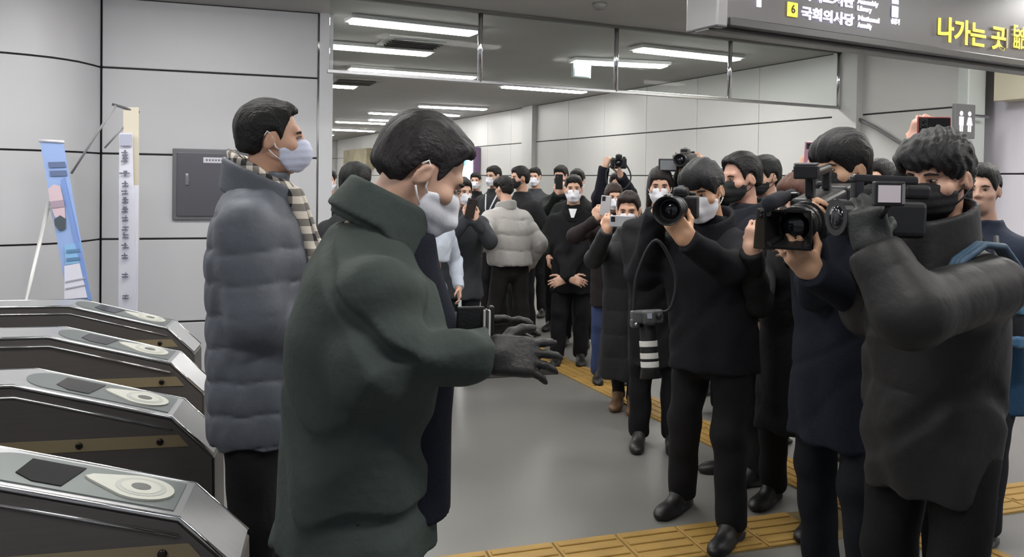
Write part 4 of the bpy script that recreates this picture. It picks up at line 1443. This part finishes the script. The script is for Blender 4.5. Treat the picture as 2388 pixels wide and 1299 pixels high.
add('F4', 'person in a light grey quilted jacket seen from behind', 1176, 410, 7.3, 118, s=0.97, head=(12, 6, 0), lean=0.06, hfwd=0.05, hair='perm', vol=0.55, mask=None, h=0.009,
    coat=dict(rgb=(166, 163, 160), hem=0.83, kind='puffer', puff=0.016, sp=0.135, pf=1.12, fold=0.003, rim=(162, 159, 156), rimh=0.05, rimr=0.092, sl=1.15, name='jacket'), fat=1.1, pants=(38, 36, 36), eyes=False,
    feet=((-.14, .06), (.13, -.10)), shoes=(140, 138, 136), hipy=-0.03,
    arms=(dict(w=(1122, 575, 7.15), dir=(-.8, .4, -.1), curl='cup'), None))
add('F5', 'man with swept black hair in a black coat right behind the grey quilted jacket', 1212, 388, 8.15, -135, s=1.02, hair='short', vol=1.1, h=0.010, head=(-15, 0, 0), mask='black', coat=dict(rgb=(34, 34, 37), hem=0.8))
add('F6', 'man in a grey coat and white mask second from the swept haired man', 1247, 390, 9.4, -105, s=0.98, hair='crop', h=0.011, coat=dict(rgb=(70, 72, 76), hem=0.85))
add('F7', 'man in a dark jacket lifting a phone before his face, behind the black overcoat', 1308, 386, 8.5, -112, s=1.0, hair='crop', h=0.010, head=(0, 4, 0), coat=dict(rgb=(36, 40, 40), hem=0.85), mask='black',
    arms=(dict(w=(1316, 452, 8.15), dir=(-.2, 0, 1), back=(.3, -1, 0), curl='hold'), dict(w=(1300, 452, 8.15), dir=(.2, 0, 1), back=(-.3, -1, 0), curl='hold')))
add('F7b', 'dark haired person whose head shows just over the man in the black overcoat', 1346, 394, 7.75, -100, s=1.0, hair='short', h=0.012, coat=dict(rgb=(30, 33, 32), hem=0.8), mask='white')
add('F8', 'man in a long black overcoat with white mask and white shirt collar', 1338, 408, 6.95, -97, s=0.985, hs=1.06, head=(3, 0, 0), hair='crop', vol=0.9, h=0.0085, hairc=(24, 24, 24),
    coat=dict(rgb=(25, 25, 28), hem=0.62, kind='wool', flare=1.05, rim=(22, 22, 25), rimh=0.03, tilt=0.5, rimr=0.095, name='overcoat'), pants=(22, 22, 25),
    arms=(dict(w=(1318, 650, 6.75), dir=(-.8, -.2, -.3), back=(0, -1, .3), curl='relax'), dict(w=(1330, 648, 6.72), dir=(.8, -.2, -.3), back=(0, -1, .3), curl='relax')), feet=((-.08, .0), (.12, .05)))
add('F9', 'person in a dark blue sleeve raising a black camera overhead', 1440, 402, 7.35, -100, s=0.98, hair='short', h=0.009, hairc=(40, 30, 28), coat=dict(rgb=(27, 28, 40), hem=0.8), mask='white',
    arms=(dict(w=(1448, 412, 6.95), dir=(-.2, 0, 1), back=(1, -.2, 0), curl='hold'), dict(w=(1409, 392, 7.02), e=(1396, 462, 7.1), dir=(.35, 0, .9), back=(-.8, -.6, .2), curl='grip')))
add('F9b', 'brown haired woman with white mask behind the woman in boots, phone in both hands', 1432, 427, 6.3, -92, s=0.92, hair='long', h=0.010, hairc=(52, 38, 34), coat=dict(rgb=(44, 38, 38), hem=0.6), mask='white', head=(4, 6, 0), pants=(58, 72, 108),
    arms=(dict(w=(1416, 516, 6.0), dir=(-.3, 0, 1), back=(.4, -1, 0), curl='hold'), dict(w=(1390, 512, 6.02), dir=(.3, 0, 1), back=(-.4, -1, 0), curl='hold')))
add('F10', 'woman in a long dark padded coat and brown boots filming with a pale phone', 1466, 446, 5.55, -104, s=0.94, hs=1.2, head=(2, 8, 0), hair='bun', vol=0.8, h=0.008, hairc=(44, 34, 31), lean=0.03, mask='white', skinc=(212, 164, 138),
    coat=dict(rgb=(36, 36, 39), hem=0.22, kind='puffer', puff=0.007, sp=0.16, flare=1.16, fold=0.006, name='long_coat'), pants=(34, 34, 36), feet=((-.05, .05), (.06, -.02)), shoes=(112, 84, 60), pantfat=0.75,
    arms=(dict(w=(1484, 548, 5.25), e=(1535, 600, 5.5), dir=(-.55, 0, .75), back=(.3, -1, -.2), curl='hold'), dict(w=(1414, 540, 5.22), e=(1384, 605, 5.42), dir=(.15, 0, 1), back=(-.5, -1, 0), curl='hold')))
add('F11', 'long haired woman with white mask just behind the big camera lens', 1540, 390, 4.75, -100, s=0.96, hair='long', h=0.0085, hairc=(34, 28, 29), mask='white', head=(0, 5, 0), coat=dict(rgb=(30, 29, 32), hem=0.5), pants=(26, 26, 30), arms=(dict(w=(1560, 640, 4.5), dir=(-.6,-.3,.4), curl='hold'), dict(w=(1540, 640, 4.5), dir=(.5,-.3,.4), curl='hold')))
add('F11b', 'person almost hidden behind the photographer, holding a small camera up', 1655, 396, 5.45, -105, s=0.96, hair='short', h=0.010, coat=dict(rgb=(28, 28, 31), hem=0.7), mask='white',
    arms=(dict(w=(1640, 400, 4.75), dir=(-.2, 0, 1), back=(.9, -.4, 0), curl='hold'), dict(w=(1592, 404, 4.75), dir=(.3, 0, 1), back=(-.9, -.4, 0), curl='hold')))
add('F12', 'photographer in black coat and white mask bending to a camera with a big black lens', 1640, 374, 3.55, -128, s=1.03, hs=1.12, head=(4, 14, 6), lean=0.06, hfwd=0.09, hair='bangs', vol=1.15, hairc=(25, 25, 28), mask='white', h=0.0062, skinc=(206, 160, 128), neck=0.03,
    coat=dict(rgb=(28, 28, 32), hem=0.74, kind='wool', rim=(27, 27, 33), rimh=0.05, tilt=0.4, rimr=0.10, sl=1.05, h=0.0095, flare=1.03), fat=1.05, pants=(25, 25, 28), feet=((-.12, .08), (.20, -.10)), shoes=(24, 23, 24),
    arms=(dict(w=(1606, 562, 3.24), e=(1700, 628, 3.35), dir=(-.50, -.10, .62), back=(.35, -.8, -.45), curl='cup', hs=1.08), dict(w=(1530, 500, 3.62), e=(1500, 640, 3.75), dir=(.4, -.5, .5), back=(-.8, -.3, .2), curl='grip')))
add('F13', 'man with black mask turned sideways to the left behind the photographer', 1728, 357, 4.3, -163, s=1.0, hs=1.15, head=(8, 6, 0), hair='receding', vol=1.15, hairc=(24, 22, 24), mask='blackkf', h=0.0068, skinc=(196, 152, 134), coat=dict(rgb=(33, 34, 42), hem=0.7, rim=(36, 38, 46), rimh=0.05, rimr=0.10))
add('F14', 'black hair of a person directly behind the man in the black mask', 1782, 364, 4.95, -150, s=1.0, hs=1.1, hair='short', vol=1.2, hairc=(23, 26, 24), h=0.010, mask='black', coat=dict(rgb=(38, 40, 46), hem=0.7))
add('F14b', 'dark head of a person squeezed between the photographer and the man in the black mask', 1690, 394, 6.0, -120, s=0.98, hair='short', h=0.012, mask='black', coat=dict(rgb=(32, 32, 36), hem=0.7))
add('F15', 'tall cameraman with black bowl cut hair in a navy coat behind a shoulder camera', 1962, 306, 3.0, -150, s=1.05, hs=1.12, head=(0, 6, 0), hair='bangs', vol=1.3, hairc=(26, 25, 28), mask='black', h=0.0062, skinc=(214, 170, 140),
    coat=dict(rgb=(33, 36, 46), hem=0.62, kind='wool', h=0.010, flare=1.05), fat=1.02, pants=(24, 27, 34), feet=((-.14, .05), (.14, -.05)),
    arms=(dict(w=(1894, 634, 2.46), e=(2010, 706, 2.66), dir=(-.60, -.40, .55), back=(.15, -.75, -.65), curl='cup', hs=1.0), dict(w=(1885, 520, 2.62), e=(1900, 680, 2.9), dir=(-.3, -.6, .4), back=(-.6, .3, .5), curl='hold')))
add('F16', 'short brown haired person in black crouching behind the video camera hood', 1856, 408, 3.75, -130, s=0.98, hs=1.06, head=(0, 14, 0), hair='short', vol=1.2, hairc=(88, 58, 47), mask='black', h=0.0075, lean=0.03,
    coat=dict(rgb=(26, 26, 28), hem=0.42, flare=1.06, h=0.011), pants=(22, 22, 24), feet=((-.12, .1), (.16, -.1)),
    arms=(dict(w=(1850, 600, 3.5), dir=(-.4, -.5, .3), curl='hold'), dict(w=(1752, 590, 3.3), e=(1770, 705, 3.5), dir=(.10, -.1, 1), back=(-.75, -.65, 0), curl='hold', hs=1.08)))
add('F17', 'navy coated person whose hair shows behind the tall cameraman', 2050, 372, 4.1, -140, s=1.0, hair='short', h=0.010, coat=dict(rgb=(40, 46, 62), hem=0.7, rim=(42, 48, 64), rimh=0.08, rimr=0.12), mask='black')
add('F18', 'big cameraman in a long charcoal padded coat, black mask and wavy permed hair', 2188, 306, 2.36, -151, s=1.05, hs=1.10, head=(6, 8, 0), lean=0.0, hfwd=0.005, wid=0.96, hair='perm', vol=1.15, hairc=(40, 39, 41), mask='black', h=0.0062, skinc=(200, 156, 134), neck=-0.005,
    coat=dict(rgb=(36, 35, 36), hem=0.70, kind='puffer', pf=1.16, puff=0.006, sp=0.30, fold=0.012, h=0.0085, sl=1.44, flare=.88, cr=1, rim=(40, 39, 40), rimh=0.10, tilt=0.30, rimr=0.115, rimy=0.02, name='long_padded_coat'), fat=0.96, pants=(17, 17, 18), pantfat=1.0,
    feet=((-.11, .0), (.11, .02)), shoes=(20, 20, 20), glove=((48, 50, 49), (48, 50, 49)),
    arms=(dict(w=(2040, 584, 2.09), e=(2122, 728, 2.02), dir=(-.2, .12, .85), back=(-.2, -1, .1), curl='hold', hs=1.1), dict(w=(2060, 560, 2.5), e=(2030, 720, 2.6), dir=(-.2, -.1, .9), back=(-.6, .6, .2), curl='hold')))
add('F19', 'person almost hidden behind the permed cameraman, holding up a red cased phone', 2140, 338, 3.15, -140, s=1.0, hair='short', h=0.009, coat=dict(rgb=(26, 26, 30), hem=0.8), mask='black', skinc=(206, 158, 140),
    arms=(dict(w=(2228, 345, 2.85), e=(2215, 450, 2.9), dir=(-.45, 0, .85), back=(.8, -.6, 0), curl='hold'), dict(w=(2136, 345, 2.85), e=(2118, 430, 2.95), dir=(.25, 0, 1), back=(-.8, -.6, 0), curl='hold')))
add('F20', 'man in a navy jacket at the right edge with a blue shoulder bag', 2290, 382, 3.72, -140, s=1.03, head=(12, 0, 0), hair='short', vol=1.0, hairc=(26, 28, 28), mask=None, h=0.0065, skinc=(200, 160, 140),
    coat=dict(rgb=(37, 44, 60), hem=0.98, name='jacket', h=0.010, sl=1.1), fat=1.05, pants=(26, 28, 34), feet=((-.10, .22), (.12, -.16)),
    arms=(dict(w=(2352, 690, 3.6), e=(2362, 600, 3.75), curl='relax'), None))
add('F21', 'person almost hidden behind the bowl cut cameraman, lifting a pink phone', 1950, 365, 4.75, -130, s=0.98, hair='short', h=0.009, coat=dict(rgb=(36, 34, 38), hem=0.8), mask='black',
    arms=(None, dict(w=(1868, 405, 4.4), e=(1850, 480, 4.45), dir=(.35, 0, .9), back=(-.8, -.6, 0), curl='hold')))
add('FB1', 'dark haired person showing over the raised back collar of the green coat', 832, 380, 4.5, 60, s=0.97, hs=1.05, hair='short', vol=1.1, hairc=(28, 28, 28), h=0.010, mask=None, coat=dict(rgb=(42, 44, 46), hem=0.7), eyes=False)
add('FB2', 'person in black at the edge of the pale end post', 766, 392, 7.4, -80, s=0.98, hair='short', h=0.012, coat=dict(rgb=(30, 31, 34), hem=0.7))

# ------------------------------------------------------------------ small clothing parts
S_ = P2['S']
extra_loft(P2, 'suit_jacket', [(0.86, .135, .10, 0, .085), (S_ - .35, .13, .10, 0, .085), (S_ - .15, .12, .095, 0, .105), (S_ - .02, .085, .07, 0, .085), (S_ + .05, .06, .06, 0, .085)], cloth_mat((30, 32, 42), 'wool'), 0.008)
_N = Vector((0, P2['lean'] + .028, P2['S'] + .084))
_ax = Vector((0, .50, 1)).normalized()
_fw = Vector((0, _ax.z, -_ax.y))
_CR = A(np.array([(1, 0, 0), tuple(_fw), tuple(_ax)]).T)
def collar_f(P):
    q = (P - A(_N)) @ _CR
    x, y, z = q[:, 0], q[:, 1], q[:, 2]
    g = np.sqrt(x * x + (y / 1.12) ** 2)
    st = smax(np.abs(g - (.083 - .10 * z)) - .0065, np.abs(z - .008) - .046, .006)
    fl = smax(np.abs(g - (.081 + .23 * (.054 - z))) - .0075, np.maximum(z - .055, -.024 - .55 * np.maximum(y, 0) - z), .007)
    gap = (np.abs(x) - .030 + .25 * (z - .05)) * .9
    fl = smax(fl, np.where(y > 0, -gap, -.2), .006)
    return smin(st, fl, .006)
nets('collar', collar_f, A(_N) - .21, A(_N) + .21, .006, cloth_mat(GREEN, 'cloth'), P2['root'])
_w, _e = P2['wr'][0], P2['el'][0]
_d = (_w - _e).normalized()
part_tube(P2, 'shirt_cuff', [_w - _d * .02, _w + _d * .022], .036, mat('white shirt', (232, 234, 238), 0.7), 16)
SCARF = check_mat()
def scarf_f(P):
    I = P1
    q = P - A((0, I['lean'] + .015, I['S'] + .075))
    zz = q[:, 2] + q[:, 1] * .55
    g = np.sqrt(q[:, 0] ** 2 + (q[:, 1] / 1.05) ** 2) - (.080 + .03 * (zz < 0) * 0)
    d = np.sqrt((np.maximum(np.abs(g) - .006, 0)) ** 2 + (np.maximum(np.abs(zz) - .030, 0)) ** 2) - .013
    d = d + .003 * np.sin(np.arctan2(q[:, 0], q[:, 1]) * 5 + zz * 60)
    for sx in (-1, 1):
        a = A((sx * .055, I['lean'] + .115, I['S'] + .03)); b = A((sx * .06, I['lean'] + .178, I['S'] - .15)); c = A((sx * .055, I['lean'] + .185, I['S'] - .36))
        t = smin(seg(P, a, b, .024, .026), seg(P, b, c, .026, .028), .02)
        d = smin(d, t + .003 * np.sin(P[:, 0] * 180), .02)
    return d
nets('scarf', scarf_f, (-.17, -.14, P1['S'] - .42), (.17, .28, P1['S'] + .19), .0065, SCARF, P1['root'])
I = F8
prism('shirt_collar', [(-.035, I['lean'] + .105, I['S'] + .055), (.035, I['lean'] + .105, I['S'] + .055), (.012, I['lean'] + .125, I['S'] - .02), (-.012, I['lean'] + .125, I['S'] - .02)], (0, .012, 0), mat('white shirt', (232, 234, 238), 0.7), I['root'])
I = F2
tube('lanyard', [(-.07, I['lean'] + .08, I['S'] + .03), (-.03, I['lean'] + .16, I['S'] - .12), (0, I['lean'] + .175, I['S'] - .25), (.03, I['lean'] + .16, I['S'] - .12), (.07, I['lean'] + .08, I['S'] + .03)], .008, mat('pale lanyard', (205, 208, 214), 0.6), I['root'])
for sd in (-1, 1):
    bm = bmesh.new()
    add_tube(bm, [I['hw']((sd * .031 + .021 * math.cos(a), .101, .001 + .016 * math.sin(a))) for a in [2 * PI * k / 12 for k in range(13)]], .0016, 6)
    add_tube(bm, [I['hw']((sd * .052, .100, .006)), I['hw']((sd * .078, .02, .010))], .0014, 6)
    bm_obj('glasses', bm, M_dark, I['root'], True)
I = F20
S_ = I['S']
extra_loft(I, 'blue_coat', [(.57, .235, .185, 0, -.01), (.80, .215, .165, 0, 0), (1.04, .19, .14, 0, 0)], cloth_mat((38, 70, 98), 'cloth'), .010)
I = F18
S_ = I['S']
for sd in (-1,):
    bm = bmesh.new()
    pts_ = [(sd * .125, .215, S_ - .20), (sd * .140, .195, S_ - .09), (sd * .148, .125, S_ + .018), (sd * .150, .03, S_ + .058), (sd * .150, -.06, S_ + .050), (sd * .15, -.16, S_ - .03)]
    for off in (-.011, 0, .011):
        add_tube(bm, [(x + off, y, z) for x, y, z in pts_], .010, 8)
    bm_obj('backpack_strap', bm, mat('blue webbing', (58, 84, 106), 0.6, bump=.2, bscale=150), I['root'], True)

# ------------------------------------------------------------------ things in hands
M_blk = mat('camera black', (24, 24, 26), 0.45, bump=.08, bscale=300)
M_blk2 = mat('camera satin', (38, 38, 41), 0.3)
M_glassd = mat('lens glass', (12, 13, 20), 0.05, spec=.8)
M_silver = mat('silver', (200, 200, 204), .25, .9)
def phone(label, c, face_to, up, rgb, w=.074, h=.152, screen=False, land=False, case=None):
    c = Vector(c)
    y = -Vector(face_to).normalized()                   # back of the phone looks along face_to
    z = (Vector(up) - y * Vector(up).dot(y)).normalized()
    x = y.cross(z)
    R = Matrix((x, y, z)).transposed()
    o = thing('phone', label, 'phone', c, rot=R)
    if land:
        w, h = h, w
    m = mat('phone back', rgb, .25)
    box('body', (0, 0, 0), (w, .009, h), mat('phone case', case, .45) if case else m, o, bev=.004)
    box('back_panel', (0, -.0052, 0), (w - .008, .002, h - .008), m, o, bev=.001)
    box('screen', (0, .0050, 0), (w - .006, .002, h - .006), mat('phone screen', (30, 34, 44), .1, emit=.15), o, bev=.001)
    cx, cz = (-w / 2 + .02, h / 2 - .024)
    bump = box('camera_bump', (cx, -.007, cz), (.026, .004, .034), M_blk, o, bev=.002)
    for q in (-1, 1):
        l = lathe('lens', [(.0065, 0), (.0065, -.002), (.004, -.0025)], M_glassd, bump, 14, 'Y', True)
        l.location = (cx, -.009, cz + q * .008)
    return o
def dslr(label, c, look, s=1.0, lens_r=.040, lens_l=.12, hood=.045, bands=False, up=(0, 0, 1), body_rgb=None, screen=False, name='camera', cat='camera'):
    o = thing(name, label, cat, c, rot=aim(look, up))
    o.scale = (s, s, s)
    mb = mat('camera body', body_rgb, .45, bump=.08, bscale=300) if body_rgb else M_blk
    bm = bmesh.new()
    add_box(bm, (0, 0, 0), (.142, .062, .098), .012, seg=3)
    add_box(bm, (.058, .028, -.004), (.034, .042, .092), .012, seg=3)
    add_box(bm, (0, .004, .060), (.060, .064, .044), .014, seg=3)
    bm_obj('body', bm, mb, o)
    box('hot_shoe', (0, -.004, .084), (.022, .024, .006), M_silver, o)
    box('flash_hump', (0, .030, .066), (.046, .022, .020), M_blk2, o, bev=.006)
    lathe('mode_dial', [(.013, .048), (.013, .060), (.010, .062)], M_blk2, o, 18, 'Z', True).location = (-.048, 0, 0)
    lathe('shutter_button', [(.008, .048), (.008, .054)], M_silver, o, 14, 'Z', True).location = (.058, .032, 0)
    lm = M_blk
    lathe('lens', [(.034, .03), (.036, .05), (lens_r * .92, .06), (lens_r * .92, .06 + lens_l * .35), (lens_r, .062 + lens_l * .36), (lens_r, .06 + lens_l * .8), (lens_r * .95, .06 + lens_l)], lm, o, 28, 'Y')
    for t in (.30, .62, .85):
        lathe('focus_ring', [(lens_r * 1.03, .06 + lens_l * t), (lens_r * 1.045, .062 + lens_l * t), (lens_r * 1.045, .06 + lens_l * (t + .14)), (lens_r * 1.03, .062 + lens_l * (t + .14))],
              mat('white ring', (214, 212, 206), .4) if bands else M_blk2, o, 28, 'Y')
    # hood: hollow cone
    bm = bmesh.new()
    y0, y1 = .06 + lens_l * .96, .06 + lens_l + hood
    n = 32
    rings = []
    for r, t in [(lens_r * .98, y0), (lens_r * 1.22, y1), (lens_r * 1.15, y1), (lens_r * .9, y0 + .004)]:
        rings.append([bm.verts.new((r * math.cos(2 * PI * k / n), t, r * math.sin(2 * PI * k / n))) for k in range(n)])
    for a, b in zip(rings[:-1], rings[1:]):
        for k in range(n):
            bm.faces.new((a[k], a[(k + 1) % n], b[(k + 1) % n], b[k]))
    bm_obj('lens_hood', bm, lm, o, True)
    lathe('front_glass', [(lens_r * .9, y0 + .002), (lens_r * .6, y0 + .010), (lens_r * .2, y0 + .014), (.001, y0 + .0145)], M_glassd, o, 28, 'Y', True)
    if screen:
        sc_ = box('screen', (0, -.036, .0), (.09, .01, .065), M_blk2, o, bev=.003)
        box('screen_glow', (0, -.042, .0), (.076, .002, .052), mat('screen glow', (150, 150, 156), .3, emit=.35), sc_)
    return o
def camcorder(label, c, look, up=(0, 0, 1)):
    o = thing('video_camera', label, 'video camera', c, rot=aim(look, up))
    bm = bmesh.new()
    add_box(bm, (0, -.10, 0), (.115, .30, .125), .016, seg=3)
    add_box(bm, (-.012, -.30, -.01), (.10, .12, .16), .014, seg=3)
    bm_obj('body', bm, M_blk, o)
    lathe('lens_barrel', [(.048, .02), (.050, .05), (.050, .10), (.056, .105), (.056, .16), (.050, .165), (.050, .20)], M_blk2, o, 28, 'Y')
    for t in (.06, .12, .175):
        lathe('lens_ring', [(.0575, t), (.059, t + .003), (.059, t + .018), (.0575, t + .021)], M_blk, o, 28, 'Y')
    # square matte hood
    bm = bmesh.new()
    rings = []
    for w_, h_, t in [(.10, .09, .19), (.135, .118, .275), (.122, .105, .275), (.09, .08, .20)]:
        rings.append([bm.verts.new((sx * w_ / 2, t, sz * h_ / 2)) for sx, sz in ((-1, -1), (1, -1), (1, 1), (-1, 1))])
    for a, b in zip(rings[:-1], rings[1:]):
        for k in range(4):
            bm.faces.new((a[k], a[(k + 1) % 4], b[(k + 1) % 4], b[k]))
    bmesh.ops.bevel(bm, geom=[e_ for e_ in bm.edges if abs(e_.verts[0].co.y - e_.verts[1].co.y) > .05], offset=.014, segments=3, affect='EDGES')
    bm_obj('lens_hood', bm, M_blk, o)
    lathe('front_glass', [(.044, .200), (.03, .208), (.01, .212), (.001, .2125)], M_glassd, o, 28, 'Y', True)
    # handle with posts, microphone, viewfinder, side screen
    bm = bmesh.new()
    add_box(bm, (0, -.09, .135), (.030, .26, .028), .010, seg=3)
    add_box(bm, (0, .015, .098), (.028, .035, .07), .008)
    add_box(bm, (0, -.20, .098), (.028, .035, .07), .008)
    bm_obj('handle', bm, M_blk2, o)
    mic = lathe('microphone', [(.010, -.10), (.016, -.09), (.017, .02), (.024, .03), (.025, .17), (.016, .185)], mat('foam windshield', (34, 36, 46), .95, bump=.5, bscale=300), o, 20, 'Y', True)
    mic.location = (.085, .0, .062)
    box('microphone_clip', (.068, -.04, .058), (.04, .03, .03), M_blk2, o, bev=.005)
    vf = box('viewfinder', (-.01, -.30, .115), (.06, .12, .055), M_blk, o, bev=.012)
    lathe('eyecup', [(.024, -.36), (.034, -.40), (.030, -.405), (.016, -.37)], M_blk, vf, 20, 'Y', True).location = (-.01, 0, .115)
    box('video_light', (0, .06, .150), (.075, .03, .045), M_blk2, o, bev=.006)
    box('light_edge', (0, .06, .175), (.07, .028, .004), M_silver, o)
    for q, (yy, zz) in enumerate([(-.02, .02), (-.06, -.02), (-.10, .03), (-.16, .0), (-.05, .045)]):
        box('button', (-.060, yy, zz), (.006, .018, .014), mat('grey button', (150, 150, 152), .4), o, bev=.002)
    lathe('dial', [(.020, 0), (.020, -.008), (.012, -.010)], M_silver, o, 20, 'Z', True)
    o.children[-1].matrix_local = Matrix.Translation((-.062, -.11, .035)) @ Matrix.Rotation(PI / 2, 4, 'Y')
    return o

# wallet
wc = at(1108, 760, 1.72)
wl = thing('wallet', 'black open wallet with pale card edges held by the bowed man', 'wallet', wc, math.radians(12))
box('cover', (-.010, 0, 0), (.060, .010, .084), mat('black leather', (20, 20, 22), .5, bump=.2, bscale=160), wl, bev=.003)
box('cover', (.036, .004, 0), (.010, .022, .084), mat('black leather', (20, 20, 22), .5, bump=.2, bscale=160), wl, bev=.003)
for q, (xx, hh_) in enumerate([(.018, .074), (.0235, .076), (.029, .072)]):
    box('card', (xx, -.004, -.002), (.0042, .020, hh_), mat('card edge', ((190, 188, 184), (70, 70, 72), (214, 212, 208))[q], .5), wl)

dslr('black camera with a big lens hood held up by the bending photographer', at(1588, 482, 3.33), at(1552, 493, 3.11) - at(1588, 482, 3.33), 1.0, lens_r=.048, lens_l=.11, hood=.055)
camcorder('large black shoulder video camera with square lens hood and microphone', at(1893, 505, 2.58), at(1830, 540, 2.33) - at(1893, 505, 2.58))
CAM_H = dslr('grey and black camera with white ringed long lens hanging beside the photographer', at(1508, 738, 3.42), (.06, -.15, -1), .92, lens_r=.040, lens_l=.17, hood=.05, bands=True, up=(0, -1, 0), body_rgb=(70, 70, 72))
CAM_R = dslr('black camera raised on a dark blue sleeve', at(1443, 381, 6.95), (-.15, -1, 0), .95, lens_r=.034, lens_l=.05, hood=.02)
dslr('small camera with bright flip screen above the photographer\'s hair', at(1598, 375, 4.72), (-.5, -1, 0), .9, lens_r=.034, lens_l=.06, hood=.02, body_rgb=(110, 108, 106))
fl = at(1558, 385, 4.70)
fs = thing('flip_screen', 'dark framed flip out camera screen above the long haired woman', 'screen', fl, math.radians(-8))
box('frame', (0, 0, 0), (.11, .016, .075), M_blk2, fs, bev=.005)
box('glass', (0, -.009, 0), (.092, .003, .056), mat('grey screen', (120, 122, 126), .2, emit=.25), fs)
tube('arm', [(.05, 0, 0), (.085, 0, -.01)], .008, M_blk, fs)
# second video camera at the permed man's face
vc = thing('video_camera', 'black hand held video camera with small pale screen in front of the permed cameraman', 'video camera', at(2050, 510, 2.17), rot=aim((-.95, -.20, .02)))
bm = bmesh.new()
add_box(bm, (0, -.02, 0), (.085, .20, .10), .016, seg=3)
add_box(bm, (0, -.10, .075), (.055, .08, .04), .012, seg=3)
bm_obj('body', bm, M_blk, vc)
lathe('lens_barrel', [(.042, .07), (.044, .08), (.044, .10), (.049, .105), (.049, .13), (.044, .13)], M_blk2, vc, 26, 'Y')
lathe('front_glass', [(.040, .128), (.02, .134), (.001, .136)], M_glassd, vc, 26, 'Y', True)
bm = bmesh.new()
add_box(bm, (0, -.01, .105), (.026, .20, .024), .008, seg=3)
add_box(bm, (0, .07, .075), (.024, .03, .06), .006)
bm_obj('handle', bm, M_blk2, vc)
sc2 = thing('camera_monitor', 'small monitor with pale grey screen beside the black mask of the permed cameraman', 'screen', at(2072, 452, 2.02), math.radians(8))
box('frame', (0, 0, 0), (.082, .018, .062), M_blk, sc2, bev=.004)
box('screen', (-.004, -.010, 0), (.060, .003, .043), mat('pale screen', (168, 160, 166), .25, emit=.3), sc2)
box('buttons', (.034, -.010, 0), (.008, .003, .05), mat('grey buttons', (120, 120, 124), .4), sc2)
tube('mount', [(0, 0, -.03), (0, .03, -.06)], .007, M_blk, sc2)

phone('black phone lifted by the man behind the black overcoat', at(1304, 424, 8.08), (0, -1, 0), (0, 0, 1), (28, 28, 30))
phone('dark phone in the hands of the person next to the bowed man', at(1098, 486, 6.2), (-.1, -1, 0), (.2, 0, 1), (46, 38, 36))
phone('white edged phone held by the brown haired woman', at(1412, 480, 5.98), (-.2, -1, 0), (.1, 0, 1), (186, 184, 186))
phone('pale grey phone held sideways by the woman in boots', at(1450, 516, 5.16), (-.15, -1, -.05), (.0, 0, 1), (196, 198, 204), land=True)
phone('brown phone gripped by the crouching person beside the video camera', at(1786, 534, 3.24), (-.2, -1, 0), (.06, 0, 1), (52, 47, 40), w=.085, h=.165)
phone('black phone in a red case above the permed hair', at(2178, 296, 2.82), (-.1, -1, .05), (0, 0, 1), (24, 23, 24), land=True, case=(150, 50, 52), w=.070, h=.112)
phone('pink phone lifted beside the bowl cut hair', at(1893, 366, 4.38), (-.2, -1, 0), (.05, 0, 1), (170, 120, 140), w=.08, h=.165)

# blue shoulder bag on the right
sb = thing('shoulder_bag', 'black and bright blue shoulder bag hanging at the right edge of the picture', 'bag', at(2392, 742, 3.42), math.radians(20))
bm = bmesh.new()
add_box(bm, (0, 0, 0), (.26, .13, .24), .03, seg=3)
bm_obj('pouch', bm, mat('black nylon', (28, 32, 38), .6, bump=.2, bscale=90), sb, True)
box('top_flap', (0, -.01, .075), (.265, .14, .095), mat('blue nylon', (86, 132, 166), .55, bump=.15, bscale=70), sb, bev=.02)
box('lower_band', (0, -.006, -.085), (.264, .134, .05), mat('blue nylon', (70, 112, 146), .55, bump=.15, bscale=70), sb, bev=.012)
for q in (-1, 1):
    tube('red_cord', [(q * .09, -.072, -.11), (q * .075, -.078, -.15)], .005, mat('red cord', (190, 60, 66), .5), sb)
tube('strap', [(-.12, 0, .11), (-.11, .05, .22), (-.05, .11, .34)], .012, mat('black webbing', (30, 32, 36), .6), sb)

def strap(o, pts, r=.006):
    inv = o.matrix_world.inverted()
    pts = [Vector(p) for p in pts]
    out = []
    ext = [pts[0]] + pts + [pts[-1]]
    for i in range(1, len(ext) - 2):
        a, b, c, d = ext[i - 1:i + 3]
        for q in range(6):
            t = q / 6
            out.append(.5 * ((2 * b) + (c - a) * t + (2 * a - 5 * b + 4 * c - d) * t * t + (3 * b - a - 3 * c + d) * t ** 3))
    pts = out + [pts[-1]]
    tube('strap', [inv @ Vector(p) for p in pts], r, mat('black webbing', (30, 32, 36), .6), o, 8)
bpy.context.view_layer.update()
strap(CAM_H, [at(1478, 730, 3.42), at(1486, 640, 3.40), at(1530, 560, 3.36), at(1575, 640, 3.34), at(1566, 715, 3.36), at(1538, 730, 3.42)], .008)
strap(CAM_R, [at(1426, 384, 6.95), at(1414, 402, 6.93), at(1416, 428, 6.92), at(1432, 440, 6.9), at(1456, 440, 6.9), at(1469, 424, 6.92), at(1470, 404, 6.93), at(1460, 384, 6.95)], .007)
